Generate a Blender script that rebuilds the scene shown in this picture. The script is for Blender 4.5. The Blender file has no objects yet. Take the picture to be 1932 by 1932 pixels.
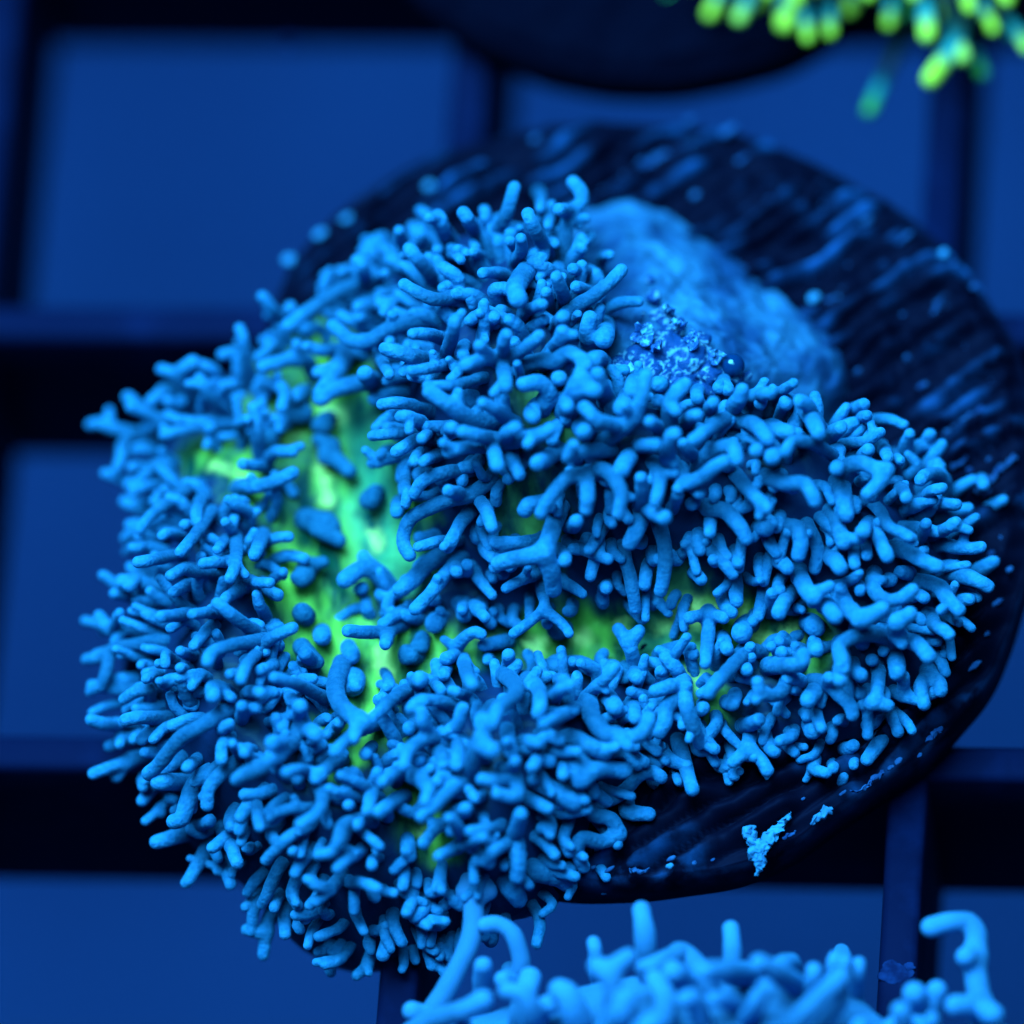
import bpy, math, random
import numpy as np
from mathutils import Matrix, Vector

# ------------------------------------------------------------------ camera, world, lamps, exposure
scene = bpy.context.scene
MM = 0.001
rng = np.random.default_rng(7)
random.seed(7)

# the photograph's frame is measured on a 1932 x 1932 grid; lengths in millimetres
CAM = np.array([49.46, -177.79, 343.15])
YAW, PIT, ROLL, FN = math.radians(14.1), math.radians(60.7), math.radians(-11.8), 11.78
cy, sy, cp, sp = math.cos(YAW), math.sin(YAW), math.cos(PIT), math.sin(PIT)
FW = np.array([-sy * cp, cy * cp, -sp])
R0 = np.array([cy, sy, 0.0])
U0 = np.cross(R0, FW)
cr, sr = math.cos(ROLL), math.sin(ROLL)
RT = cr * R0 + sr * U0
UP = -sr * R0 + cr * U0


def unp(x, y, z):
    """Point at height z (mm) on the line of sight measured at x, y in the photograph."""
    d = FW + RT * (x - 966) / 1932 / FN - UP * (y - 966) / 1932 / FN
    return CAM + d * (z - CAM[2]) / d[2]


PX = 0.0174        # one grid unit of the photograph in mm at the coral

cam_data = bpy.data.cameras.new('camera')
cam = bpy.data.objects.new('camera', cam_data)
scene.collection.objects.link(cam)
cam.matrix_world = Matrix(((RT[0], UP[0], -FW[0], CAM[0] * MM), (RT[1], UP[1], -FW[1], CAM[1] * MM),
                           (RT[2], UP[2], -FW[2], CAM[2] * MM), (0, 0, 0, 1)))
cam_data.sensor_width = 36
cam_data.lens = 36 * FN
cam_data.clip_start = 0.01
cam_data.clip_end = 10
focus = unp(1050, 1150, 6.0)
cam_data.dof.use_dof = True
cam_data.dof.focus_distance = float((focus - CAM) @ FW) * MM
cam_data.dof.aperture_fstop = 19
scene.camera = cam

world = bpy.data.worlds.new('World')
scene.world = world
world.use_nodes = True
bg = world.node_tree.nodes['Background']
bg.inputs[0].default_value = (0.08, 0.38, 1.0, 1)
bg.inputs[1].default_value = 0.11


def area(name, loc, target, size, power, colour):
    l = bpy.data.lights.new(name, 'AREA')
    l.shape = 'DISK'
    l.size = size
    l.energy = power
    l.color = colour
    o = bpy.data.objects.new(name, l)
    scene.collection.objects.link(o)
    o.location = loc
    o.rotation_euler = (Vector(target) - Vector(loc)).to_track_quat('-Z', 'Y').to_euler()
    return o


area('reef_lamp', (-0.07, 0.08, 0.37), (0.004, 0.008, 0), 0.28, 8.2, (0.30, 0.70, 1.0))
area('fill_lamp', (0.08, -0.05, 0.45), (0.004, 0.008, 0), 0.2, 1.2, (0.30, 0.70, 1.0))  # added fill on the viewer's side, lifts the shaded fronts

scene.view_settings.view_transform = 'Standard'
scene.view_settings.look = 'None'
scene.view_settings.exposure = 0
scene.view_settings.gamma = 1
scene.cycles.use_denoising = True
scene.cycles.max_bounces = 6

# ------------------------------------------------------------------ helpers
SCALE = Vector((MM, MM, MM))


def mesh(name, verts, faces, smooth=True):
    me = bpy.data.meshes.new(name)
    v = (np.asarray(verts, dtype=float) * MM)
    faces = faces if isinstance(faces, list) else [tuple(f) for f in np.asarray(faces).tolist()]
    me.from_pydata(v.tolist(), [], faces)
    if smooth:
        me.polygons.foreach_set('use_smooth', np.ones(len(me.polygons), dtype=bool))
    me.update()
    return me


def obj(name, me, mat=None, parent=None, **props):
    o = bpy.data.objects.new(name, me)
    scene.collection.objects.link(o)
    if mat is not None:
        me.materials.append(mat)
    if parent is not None:
        o.parent = parent
        o.matrix_parent_inverse = parent.matrix_world.inverted()
    for k, v in props.items():
        o[k] = v
    return o


def thing(name, label, category, loc, group=None):
    o = bpy.data.objects.new(name, None)
    o.empty_display_size = 0.003
    scene.collection.objects.link(o)
    o.location = Vector(loc) * MM
    o['label'] = label
    o['category'] = category
    if group:
        o['group'] = group
    bpy.context.view_layer.update()
    return o


def attr(me, name, vals):
    a = me.attributes.new(name, 'FLOAT', 'POINT')
    a.data.foreach_set('value', np.asarray(vals, dtype=np.float32))


def vnoise(p, seed=0):
    """Smooth value noise, p (n, 3)."""
    p = np.asarray(p, dtype=float)
    i = np.floor(p).astype(np.int64)
    f = p - i
    f = f * f * (3 - 2 * f)
    out = np.zeros(len(p))
    for dx in (0, 1):
        for dy in (0, 1):
            for dz in (0, 1):
                h = (i[:, 0] + dx) * 374761393 + (i[:, 1] + dy) * 668265263 + (i[:, 2] + dz) * 2147483647 + seed * 974711
                h = (h ^ (h >> 13)) * 1274126177
                h = (h ^ (h >> 16)) & 0xFFFF
                w = (f[:, 0] if dx else 1 - f[:, 0]) * (f[:, 1] if dy else 1 - f[:, 1]) * (f[:, 2] if dz else 1 - f[:, 2])
                out += w * h / 65535.0
    return out


def fbm(p, octv=4, seed=0):
    s, a, t = 0, 1.0, 0
    p = np.asarray(p, dtype=float)
    for k in range(octv):
        s = s + a * vnoise(p, seed + k)
        t += a
        a *= .5
        p = p * 2.03 + 5.1
    return s / t


def sstep(a, b, x):
    t = np.clip((x - a) / (b - a), 0, 1)
    return t * t * (3 - 2 * t)


def surface_nets(F, org, h):
    nx, ny, nz = F.shape
    ins = F < 0
    c = np.zeros((nx - 1, ny - 1, nz - 1), dtype=int)
    offs = [(i, j, k) for i in (0, 1) for j in (0, 1) for k in (0, 1)]
    for i, j, k in offs:
        c += ins[i:nx - 1 + i, j:ny - 1 + j, k:nz - 1 + k]
    act = (c > 0) & (c < 8)
    idx = np.full(act.shape, -1)
    cells = np.argwhere(act)
    idx[act] = np.arange(len(cells))
    pos = np.zeros((len(cells), 3))
    cnt = np.zeros(len(cells))
    for a in offs:
        for ax in range(3):
            if a[ax] == 1:
                continue
            b = list(a)
            b[ax] = 1
            fa = F[cells[:, 0] + a[0], cells[:, 1] + a[1], cells[:, 2] + a[2]]
            fb = F[cells[:, 0] + b[0], cells[:, 1] + b[1], cells[:, 2] + b[2]]
            m = (fa < 0) != (fb < 0)
            t = np.where(m, fa / np.where(m, fa - fb, 1), 0)
            q = np.tile(np.array(a, dtype=float), (len(cells), 1))
            q[:, ax] = t
            pos += q * m[:, None]
            cnt += m
    verts = org + (cells + pos / cnt[:, None]) * h
    faces = []
    for ax in range(3):
        o1, o2 = [(1, 2), (2, 0), (0, 1)][ax]
        sl0 = [slice(None)] * 3
        sl1 = [slice(None)] * 3
        sl0[ax] = slice(0, -1)
        sl1[ax] = slice(1, None)
        for o in (o1, o2):
            sl0[o] = slice(1, -1)
            sl1[o] = slice(1, -1)
        a, b = ins[tuple(sl0)], ins[tuple(sl1)]
        e = np.argwhere(a != b)
        if not len(e):
            continue
        flip = a[tuple(e.T)]
        e[:, o1] += 1
        e[:, o2] += 1

        def cid(d1, d2):
            q = e.copy()
            q[:, o1] += d1
            q[:, o2] += d2
            return idx[tuple(q.T)]
        quad = np.stack([cid(-1, -1), cid(0, -1), cid(0, 0), cid(-1, 0)], 1)
        quad[~flip] = quad[~flip][:, ::-1]
        faces.append(quad)
    return verts, np.concatenate(faces)


def curve(pts, rads, n=4):
    """Catmull-Rom through the points; radii follow."""
    P = np.asarray(pts, dtype=float)
    r = np.asarray(rads, dtype=float)
    if len(P) == 2:
        t = np.linspace(0, 1, n + 1)[:, None]
        return P[0] + (P[1] - P[0]) * t, r[0] + (r[1] - r[0]) * t[:, 0]
    A = np.vstack([2 * P[0] - P[1], P, 2 * P[-1] - P[-2]])
    out, ro = [], []
    for i in range(1, len(A) - 2):
        p0, p1, p2, p3 = A[i - 1:i + 3]
        for t in np.linspace(0, 1, n, endpoint=False):
            out.append(.5 * (2 * p1 + (p2 - p0) * t + (2 * p0 - 5 * p1 + 4 * p2 - p3) * t * t + (3 * p1 - p0 - 3 * p2 + p3) * t ** 3))
            ro.append(r[i - 1] + (r[i] - r[i - 1]) * t)
    out.append(P[-1])
    ro.append(r[-1])
    return np.array(out), np.array(ro)


def limb_mesh(chains, res=.42, k=.6, normals=None, tips=None):
    """One continuous skin round branching chains [(points, radii), ...]; smooth normals go to the list given."""
    cs = [curve(p, r, 3) for p, r in chains]
    rm = min(r.min() for _, r in cs)
    h = rm * res
    allp = np.vstack([p for p, _ in cs])
    rx = max(r.max() for _, r in cs) * 1.06
    lo = allp.min(0) - rx - 2 * h
    hi = allp.max(0) + rx + 2 * h
    n = np.ceil((hi - lo) / h).astype(int) + 1
    kk = k * rm * 1.4

    def sdf(g):
        F = None
        for p, r in cs:
            D = None
            for a, b, ra, rb in zip(p[:-1], p[1:], r[:-1], r[1:]):
                ab = b - a
                w = g - a
                t = np.clip((w @ ab) / max(ab @ ab, 1e-9), 0, 1)
                w = w - t[:, None] * ab
                d = np.sqrt((w * w).sum(1)) - (ra + (rb - ra) * t)
                D = d if D is None else np.minimum(D, d)
            if F is None:
                F = D
            else:
                q = np.maximum(kk - np.abs(F - D), 0) / kk
                F = np.minimum(F, D) - q * q * kk * .25
        return F + (vnoise(g / (rm * 1.9) + 17.3, 3) - .5) * rm * .26     # soft fleshy unevenness

    ax = [lo[i] + h * np.arange(n[i]) for i in range(3)]
    F = None
    for p, r in cs:
        D = np.full(n, 9.0)
        for a, b, ra, rb in zip(p[:-1], p[1:], r[:-1], r[1:]):
            m = max(ra, rb) + kk + 2 * h        # only the grid near this piece matters
            i0 = np.maximum(np.floor((np.minimum(a, b) - m - lo) / h).astype(int), 0)
            i1 = np.minimum(np.ceil((np.maximum(a, b) + m - lo) / h).astype(int) + 1, n)
            g = np.stack(np.meshgrid(*[ax[q][i0[q]:i1[q]] for q in range(3)], indexing='ij'), -1)
            ab = b - a
            w = g - a
            t = np.clip((w @ ab) / max(ab @ ab, 1e-9), 0, 1)
            w = w - t[..., None] * ab
            d = np.sqrt((w * w).sum(-1)) - (ra + (rb - ra) * t)
            sl = tuple(slice(i0[q], i1[q]) for q in range(3))
            D[sl] = np.minimum(D[sl], d)
        if F is None:
            F = D
        else:
            q = np.maximum(kk - np.abs(F - D), 0) / kk
            F = np.minimum(F, D) - q * q * kk * .25
    v, f = surface_nets(F, lo, h)
    e = h * .25
    for _ in range(1):
        d0 = sdf(v)
        gr = np.stack([sdf(v + np.eye(3)[a] * e) - d0 for a in range(3)], 1) / e
        gr /= np.linalg.norm(gr, axis=1)[:, None] + 1e-9
        v = v - gr * np.clip(d0, -h, h)[:, None]
    if normals is not None:
        normals.append(gr)
    if tips is not None:
        d = np.min([np.linalg.norm(v - p[-1], axis=1) for p, _ in cs], 0)
        tips.append(np.clip(1 - (d - rm) / 1.0, 0, 1))
    return v, f


def limb_obj(name, chains, m, parent, **kw):
    nn, tt = [], []
    v, f = limb_mesh(chains, normals=nn, tips=tt)
    me = mesh(name, v, f)
    attr(me, 'tip', tt[0])
    me.normals_split_custom_set_from_vertices(nn[0].tolist())
    return obj(name, me, m, parent, **kw)


# ------------------------------------------------------------------ materials
def mat(name, base, rough=.6, spec=.3, tint=None, bump=None, mottle=None, sss=0.0):
    m = bpy.data.materials.new(name)
    m.use_nodes = True
    nt = m.node_tree
    b = nt.nodes['Principled BSDF']
    b.inputs['Base Color'].default_value = (*base, 1)
    b.inputs['Roughness'].default_value = rough
    b.inputs['Specular IOR Level'].default_value = spec
    if tint:
        b.inputs['Specular Tint'].default_value = (*tint, 1)
    if sss:
        b.inputs['Subsurface Weight'].default_value = sss
        b.inputs['Subsurface Radius'].default_value = (.3, .6, 1)
        b.inputs['Subsurface Scale'].default_value = .00035
    tc = nt.nodes.new('ShaderNodeTexCoord')
    if mottle:
        col2, scale, lo, hi = mottle
        n = nt.nodes.new('ShaderNodeTexNoise')
        n.inputs['Scale'].default_value = scale
        n.inputs['Detail'].default_value = 4
        n.inputs['Roughness'].default_value = .6
        nt.links.new(tc.outputs['Object'], n.inputs['Vector'])
        rp = nt.nodes.new('ShaderNodeValToRGB')
        rp.color_ramp.elements[0].position = lo
        rp.color_ramp.elements[1].position = hi
        rp.color_ramp.elements[0].color = (*base, 1)
        rp.color_ramp.elements[1].color = (*col2, 1)
        nt.links.new(n.outputs['Fac'], rp.inputs['Fac'])
        nt.links.new(rp.outputs['Color'], b.inputs['Base Color'])
    if bump:
        scale, dist, strength = bump
        n = nt.nodes.new('ShaderNodeTexNoise')
        n.inputs['Scale'].default_value = scale
        n.inputs['Detail'].default_value = 5
        nt.links.new(tc.outputs['Object'], n.inputs['Vector'])
        bp = nt.nodes.new('ShaderNodeBump')
        bp.inputs['Distance'].default_value = dist
        bp.inputs['Strength'].default_value = strength
        nt.links.new(n.outputs['Fac'], bp.inputs['Height'])
        nt.links.new(bp.outputs['Normal'], b.inputs['Normal'])
    return m


BLUE = (.15, .35, 1)
M_floor = mat('tank_floor_pale_gravel_film', (.003, .017, .073), .9, .03, BLUE, mottle=((.004, .026, .104), 28, .35, .7))
M_rack = mat('black_rack_plastic', (.0006, .0034, .021), .6, .03, BLUE, bump=(900, .0001, .5), mottle=((.001, .007, .042), 260, .5, .75))
M_plain = mat('plain_black_ceramic', (.0003, .0010, .005), .7, .02, BLUE, bump=(900, .0002, .6))
M_algae = mat('algae_film', (.001, .006, .034), .8, .05, BLUE, mottle=((.002, .018, .085), 1600, .4, .65))
M_tent = mat('blue_tentacle_flesh', (.004, .099, .255), .75, .05, BLUE, bump=(6500, .00009, .8), mottle=((.010, .145, .34), 4200, .35, .68), sss=.1)
M_bud = mat('dull_blue_bud_flesh', (.003, .066, .16), .8, .04, BLUE, bump=(6500, .00009, .8), mottle=((.006, .10, .22), 4200, .35, .68))
M_tent2 = mat('pale_blue_tentacle_flesh', (.014, .140, .34), .75, .06, BLUE, bump=(3800, .00004, .3), sss=.2)
M_crust = mat('pale_crust', (.015, .18, .40), .8, .1, BLUE, bump=(2500, .0001, .8), mottle=((.01, .10, .26), 1500, .4, .7))
M_spot = mat('dull_pale_spot', (.003, .028, .11), .8, .1, BLUE, mottle=((.008, .075, .22), 1500, .4, .7))
M_foot = mat('pale_blue_foot_tissue', (.003, .036, .12), .9, .03, BLUE, bump=(1500, .0003, .7), mottle=((.012, .125, .29), 420, .40, .66))
M_flake = mat('gel_film', (.004, .06, .24), .25, .4, (.15, .5, 1), bump=(3500, .0002, .9), mottle=((.04, .30, .58), 2600, .48, .60))



def flesh(m, lo, hi):
    """Tentacle pigment pales towards the tips."""
    nt_ = m.node_tree
    bs = nt_.nodes['Principled BSDF']
    src = bs.inputs['Base Color'].links[0].from_socket if bs.inputs['Base Color'].is_linked else None
    at = nt_.nodes.new('ShaderNodeAttribute')
    at.attribute_name = 'tip'
    mr = nt_.nodes.new('ShaderNodeMapRange')
    mr.interpolation_type = 'SMOOTHSTEP'
    mr.inputs['To Min'].default_value = lo
    mr.inputs['To Max'].default_value = hi
    nt_.links.new(at.outputs['Fac'], mr.inputs['Value'])
    mx = nt_.nodes.new('ShaderNodeMix')
    mx.data_type = 'RGBA'
    mx.blend_type = 'MULTIPLY'
    mx.inputs[0].default_value = 1
    if src:
        nt_.links.new(src, mx.inputs[6])
    else:
        mx.inputs[6].default_value = bs.inputs['Base Color'].default_value
    nt_.links.new(mr.outputs['Result'], mx.inputs[7])
    nt_.links.new(mx.outputs[2], bs.inputs['Base Color'])


for m in (M_tent, M_tent2):
    bs = m.node_tree.nodes['Principled BSDF']
    bs.inputs['Sheen Weight'].default_value = .3
    bs.inputs['Sheen Roughness'].default_value = .45
    bs.inputs['Sheen Tint'].default_value = (.02, .30, .75, 1)
flesh(M_tent, .62, 1.18)
flesh(M_tent2, .8, 1.12)

# tissue between the tentacles: green pigment in the grooves, navy elsewhere
M_tissue = bpy.data.materials.new('green_groove_tissue')
M_tissue.use_nodes = True
nt = M_tissue.node_tree
b = nt.nodes['Principled BSDF']
b.inputs['Roughness'].default_value = .5
b.inputs['Specular IOR Level'].default_value = .2
b.inputs['Specular Tint'].default_value = (.2, .8, .6, 1)
tc = nt.nodes.new('ShaderNodeTexCoord')


def N(t, **kw):
    n = nt.nodes.new(t)
    for k, v in kw.items():
        n.inputs[k].default_value = v
    return n


def mixc(fac, a, c):
    m = nt.nodes.new('ShaderNodeMix')
    m.data_type = 'RGBA'
    nt.links.new(fac, m.inputs[0])
    for s, v in ((6, a), (7, c)):
        if isinstance(v, tuple):
            m.inputs[s].default_value = (*v, 1)
        else:
            nt.links.new(v, m.inputs[s])
    return m.outputs[2]


def ramp(src, lo, hi):
    r = nt.nodes.new('ShaderNodeMapRange')
    r.inputs['From Min'].default_value = lo
    r.inputs['From Max'].default_value = hi
    nt.links.new(src, r.inputs['Value'])
    return r.outputs['Result']


def attn(name):
    a = nt.nodes.new('ShaderNodeAttribute')
    a.attribute_name = name
    return a.outputs['Fac']


n1 = N('ShaderNodeTexNoise', Scale=900.0, Detail=4.0)
n2 = N('ShaderNodeTexNoise', Scale=420.0, Detail=3.0)
n3 = N('ShaderNodeTexNoise', Scale=620.0, Detail=4.0)
for n in (n1, n2, n3):
    nt.links.new(tc.outputs['Object'], n.inputs['Vector'])
mp = nt.nodes.new('ShaderNodeMapping')
mp.inputs['Scale'].default_value = (1.5, .42, .7)
mp.inputs['Rotation'].default_value = (0, 0, .35)
nt.links.new(tc.outputs['Object'], mp.inputs['Vector'])
nt.links.new(mp.outputs['Vector'], n3.inputs['Vector'])
green = mixc(ramp(n3.outputs['Fac'], .40, .60), (.0, .034, .022), (.085, .40, .05))
teal = mixc(ramp(n1.outputs['Fac'], .35, .65), (.0, .07, .085), (.025, .28, .15))
g = mixc(attn('teal'), green, teal)
mul = nt.nodes.new('ShaderNodeMath')
mul.operation = 'MULTIPLY'
nt.links.new(attn('streak'), mul.inputs[0])
nt.links.new(ramp(n1.outputs['Fac'], .40, .60), mul.inputs[1])
g = mixc(mul.outputs[0], g, (.28, .62, .17))
col = mixc(attn('green'), (.0015, .016, .07), g)  # navy is darkened, painting deep shade into the gaps between tentacles
nt.links.new(col, b.inputs['Base Color'])
bp = N('ShaderNodeBump', Distance=.0002, Strength=.6)
nt.links.new(n1.outputs['Fac'], bp.inputs['Height'])
nt.links.new(bp.outputs['Normal'], b.inputs['Normal'])

# dark ridged disc: near-black with bluish film patches and lit ridge crests painted in
M_disc = bpy.data.materials.new('black_ceramic_disc')
M_disc.use_nodes = True
nt = M_disc.node_tree
b = nt.nodes['Principled BSDF']
b.inputs['Roughness'].default_value = .6
b.inputs['Specular IOR Level'].default_value = .05
b.inputs['Specular Tint'].default_value = (*BLUE, 1)
tc = nt.nodes.new('ShaderNodeTexCoord')
n1 = N('ShaderNodeTexNoise', Scale=700.0, Detail=5.0)
nt.links.new(tc.outputs['Object'], n1.inputs['Vector'])
mul = nt.nodes.new('ShaderNodeMath')
mul.operation = 'MULTIPLY'
nt.links.new(attn('lit_film'), mul.inputs[0])
nt.links.new(ramp(n1.outputs['Fac'], .40, .66), mul.inputs[1])
col = mixc(mul.outputs[0], (.0004, .0015, .0075), (.004, .060, .22))
nt.links.new(col, b.inputs['Base Color'])
bp = N('ShaderNodeBump', Distance=.0001, Strength=.6)
nt.links.new(n1.outputs['Fac'], bp.inputs['Height'])
nt.links.new(bp.outputs['Normal'], b.inputs['Normal'])

# glue: dark blue clear gel with bright highlights painted along its creases
M_gel = bpy.data.materials.new('clear_glue_gel')
M_gel.use_nodes = True
nt = M_gel.node_tree
b = nt.nodes['Principled BSDF']
b.inputs['Roughness'].default_value = .2
b.inputs['Specular IOR Level'].default_value = .3
b.inputs['Specular Tint'].default_value = (.15, .5, 1, 1)
b.inputs['Transmission Weight'].default_value = .35
b.inputs['IOR'].default_value = 1.2
nt.links.new(mixc(attn('lit_film'), (.004, .055, .22), (.06, .34, .60)), b.inputs['Base Color'])
tc = nt.nodes.new('ShaderNodeTexCoord')
n1 = N('ShaderNodeTexNoise', Scale=3000.0, Detail=4.0)
nt.links.new(tc.outputs['Object'], n1.inputs['Vector'])
bp = N('ShaderNodeBump', Distance=.0002, Strength=.8)
nt.links.new(n1.outputs['Fac'], bp.inputs['Height'])
nt.links.new(bp.outputs['Normal'], b.inputs['Normal'])

# green coral: teal stalk, yellow-green tip (pigment runs along the finger)
M_green = bpy.data.materials.new('green_tipped_polyp')
M_green.use_nodes = True
nt = M_green.node_tree
b = nt.nodes['Principled BSDF']
b.inputs['Roughness'].default_value = .5
b.inputs['Specular IOR Level'].default_value = .2
a = attn('tip')
col = mixc(ramp(a, .0, .45), (.0, .02, .018), (.008, .20, .22))
col = mixc(ramp(a, .58, .9), col, (.24, .50, .035))
nt.links.new(col, b.inputs['Base Color'])

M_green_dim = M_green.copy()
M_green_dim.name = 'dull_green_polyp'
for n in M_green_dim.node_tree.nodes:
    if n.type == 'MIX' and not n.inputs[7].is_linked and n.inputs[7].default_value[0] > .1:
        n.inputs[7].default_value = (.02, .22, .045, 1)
M_bubble = mat('air_bubble_in_gel', (.0, .02, .09), .06, .6, (.2, .9, .8))

# ------------------------------------------------------------------ setting: tank floor
v = [(-900, -900, -75), (900, -900, -75), (900, 900, -75), (-900, 900, -75)]
obj('tank_floor', mesh('tank_floor', v, [(0, 1, 2, 3)], False), M_floor, kind='structure',
    label='smooth blue tank floor far below the black rack')

# ------------------------------------------------------------------ rack
PITCH, BAR_T, BAR_H = 16.0, 1.28, 8.1
rack = thing('frag_rack', 'black plastic grid rack with square openings carrying all three corals', 'rack', (0, 8, -BAR_H))


def bar_mesh(name, length, t, h, draft=.06):
    """A bar along X, top face rounded, sides drawn in a little towards the bottom."""
    prof = []
    rr = .28
    for a0, cx in ((0, t / 2 - rr), (90, -t / 2 + rr)):
        for q in range(4):
            an = math.radians(a0 + 30 * q)
            prof.append((cx + rr * math.cos(an), -rr + rr * math.sin(an)))
    prof += [(-t / 2 + draft, -h), (t / 2 - draft, -h)]
    n = len(prof)
    xs = np.linspace(-length / 2, length / 2, max(2, int(length / 4)))
    vs, fs = [], []
    for i, x in enumerate(xs):
        for (yy, zz) in prof:
            w = .05 * (vnoise(np.array([[x * .25, yy, zz * .3]]), 5)[0] - .5)
            vs.append((x, yy + w, zz + w * .6))
    for i in range(len(xs) - 1):
        for j in range(n):
            a, c = i * n + j, i * n + (j + 1) % n
            fs.append((a, c, c + n, a + n))
    fs.append(tuple(range(n)))
    fs.append(tuple((len(xs) - 1) * n + j for j in range(n))[::-1])
    return mesh(name, vs, fs, True)


LONG = 12 * PITCH
bm_long = bar_mesh('bar', LONG, BAR_T, BAR_H)
bm_long.materials.append(M_rack)
bm_short = bar_mesh('bar', PITCH - BAR_T - .01, BAR_T, BAR_H - .02)
bm_short.materials.append(M_rack)
for k in range(-5, 7):
    o = obj('bar', bm_long, None, rack)
    o.location = Vector((8, k * PITCH, 0)) * MM
for i in range(-3, 5):
    for k in range(-4, 6):
        o = obj('cross_bar', bm_short, None, rack)
        o.location = Vector((i * PITCH, (k + .5) * PITCH, -.02)) * MM
        o.rotation_euler = (0, 0, math.pi / 2)
for o in rack.children:
    o.matrix_parent_inverse = rack.matrix_world.inverted()


def blob(name, centre, radii, m, parent, seed=0, rough=.35, turn=0.0, res=14):
    vs, fs = [], []
    for i in range(res + 1):
        th = math.pi * i / res
        for j in range(res * 2):
            ph = math.pi * j / res
            vs.append((math.sin(th) * math.cos(ph), math.sin(th) * math.sin(ph), math.cos(th)))
    w = res * 2
    for i in range(res):
        for j in range(w):
            a, c = i * w + j, i * w + (j + 1) % w
            fs.append((a, a + w, c + w, c))
    v = np.array(vs)
    v = v * (1 + rough * 2 * (fbm(v * 1.6 + seed * 3.7, 3, seed) - .5))[:, None]
    v = v * np.array(radii)
    c, s_ = math.cos(turn), math.sin(turn)
    v = np.stack([v[:, 0] * c - v[:, 1] * s_, v[:, 0] * s_ + v[:, 1] * c, v[:, 2]], 1) + np.array(centre)
    return obj(name, mesh(name, v, fs), m, parent)


for (x, y, z, r) in [(1690, 1835, 0, .5), (1722, 1886, 0, .26), (1715, 1823, 0, .18)]:
    p = unp(x, y, z)
    blob('algae_patch', p + (0, 0, -.02), (r, r * .8, .045), M_algae, rack, int(x + y), .5)
for (x, y, z, r) in [(545, 85, -1.0, .32), (95, 1500, -2.2, .2), (480, 640, -1.0, .25)]:
    blob('pale_speck', unp(x, y, z) + (0, 0, 0), (r, r * .7, r), M_algae, rack, int(x + y), .3)

# ------------------------------------------------------------------ discs
TILT = .09      # the disc leans towards the viewer: height gained per mm going back
BACK = np.array([FW[0], FW[1]]) / math.hypot(FW[0], FW[1])


def disc_mesh(poly, zfun, ridge_dir, thick, amp, seed, rings=110, segs=420):
    P = np.array(poly, dtype=float)
    c = P.mean(0)
    ang = np.arctan2(P[:, 1] - c[1], P[:, 0] - c[0])
    rad = np.hypot(P[:, 0] - c[0], P[:, 1] - c[1])
    o = np.argsort(ang)
    th = np.linspace(-math.pi, math.pi, segs, endpoint=False)
    R = np.interp(th, np.r_[ang[o] - 2 * math.pi, ang[o], ang[o] + 2 * math.pi], np.r_[rad[o], rad[o], rad[o]])
    ker = np.hanning(25)
    ker /= ker.sum()
    R = np.convolve(np.r_[R[-12:], R, R[:12]], ker, 'valid')
    R = R * (1 + .012 * (vnoise(np.stack([np.cos(th) * 9, np.sin(th) * 9, th * 0], 1), seed) - .5))
    t = np.sqrt(np.linspace(0, 1, rings))
    X = c[0] + t[:, None] * R * np.cos(th)
    Y = c[1] + t[:, None] * R * np.sin(th)
    x, y = X.ravel(), Y.ravel()
    tt = np.repeat(t, segs)
    d0, d1 = ridge_dir
    wob = (fbm(np.stack([x * .22, y * .22, x * 0], 1), 3, seed) - .5) * 1.6
    s = -x * d1 + y * d0 + wob
    al = x * d0 + y * d1
    ph = s / .72
    cell = np.floor(ph)
    f = ph - cell
    prof = np.abs(np.sin(np.pi * f)) ** .7
    brk = fbm(np.stack([al * .55, cell * 7.3, x * 0], 1), 3, seed + 3)
    rid = prof * (.35 + .9 * sstep(.35, .62, brk)) * amp
    lump = (fbm(np.stack([x * .9, y * .9, x * 0], 1), 4, seed + 9) - .5) * .55
    edge = sstep(1.0, .93, tt)
    lump = lump + (fbm(np.stack([x * 2.6, y * 2.6, x * 0], 1), 3, seed + 15) - .5) * .28
    z = zfun(x, y) + (rid + lump) * (.25 + .75 * edge) - .35 * (1 - edge)
    lit_film = np.clip((rid / amp - .35) * 1.1, 0, 1) * sstep(.3, .65, fbm(np.stack([x * .35, y * .35, x * 0 + 4], 1), 3, seed + 5)) * 1.1
    lit_film = np.clip(lit_film ** 1.5, 0, 1)
    top = np.stack([x, y, z], 1)
    rows = [top.reshape(rings, segs, 3)]
    fl = [lit_film.reshape(rings, segs)]
    last = rows[0][-1]
    for k, (dr, dz) in enumerate([(1.006, -.25), (1.006, -thick + .3), (.99, -thick), (.5, -thick), (.0, -thick)]):
        q = np.stack([c[0] + (last[:, 0] - c[0]) * dr, c[1] + (last[:, 1] - c[1]) * dr,
                      zfun(c[0] + (last[:, 0] - c[0]) * dr, c[1] + (last[:, 1] - c[1]) * dr) - .35 + dz], 1)
        rows.append(q[None])
        fl.append(np.zeros((1, segs)) + (.35 if k < 1 else .0))
    V = np.concatenate(rows)
    n = V.shape[0]
    ii, jj = np.meshgrid(np.arange(n - 1), np.arange(segs), indexing='ij')
    j2 = (jj + 1) % segs
    F = np.stack([ii * segs + jj, (ii + 1) * segs + jj, (ii + 1) * segs + j2, ii * segs + j2], -1).reshape(-1, 4)
    return V.reshape(-1, 3), F, np.concatenate(fl).ravel(), c


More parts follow.
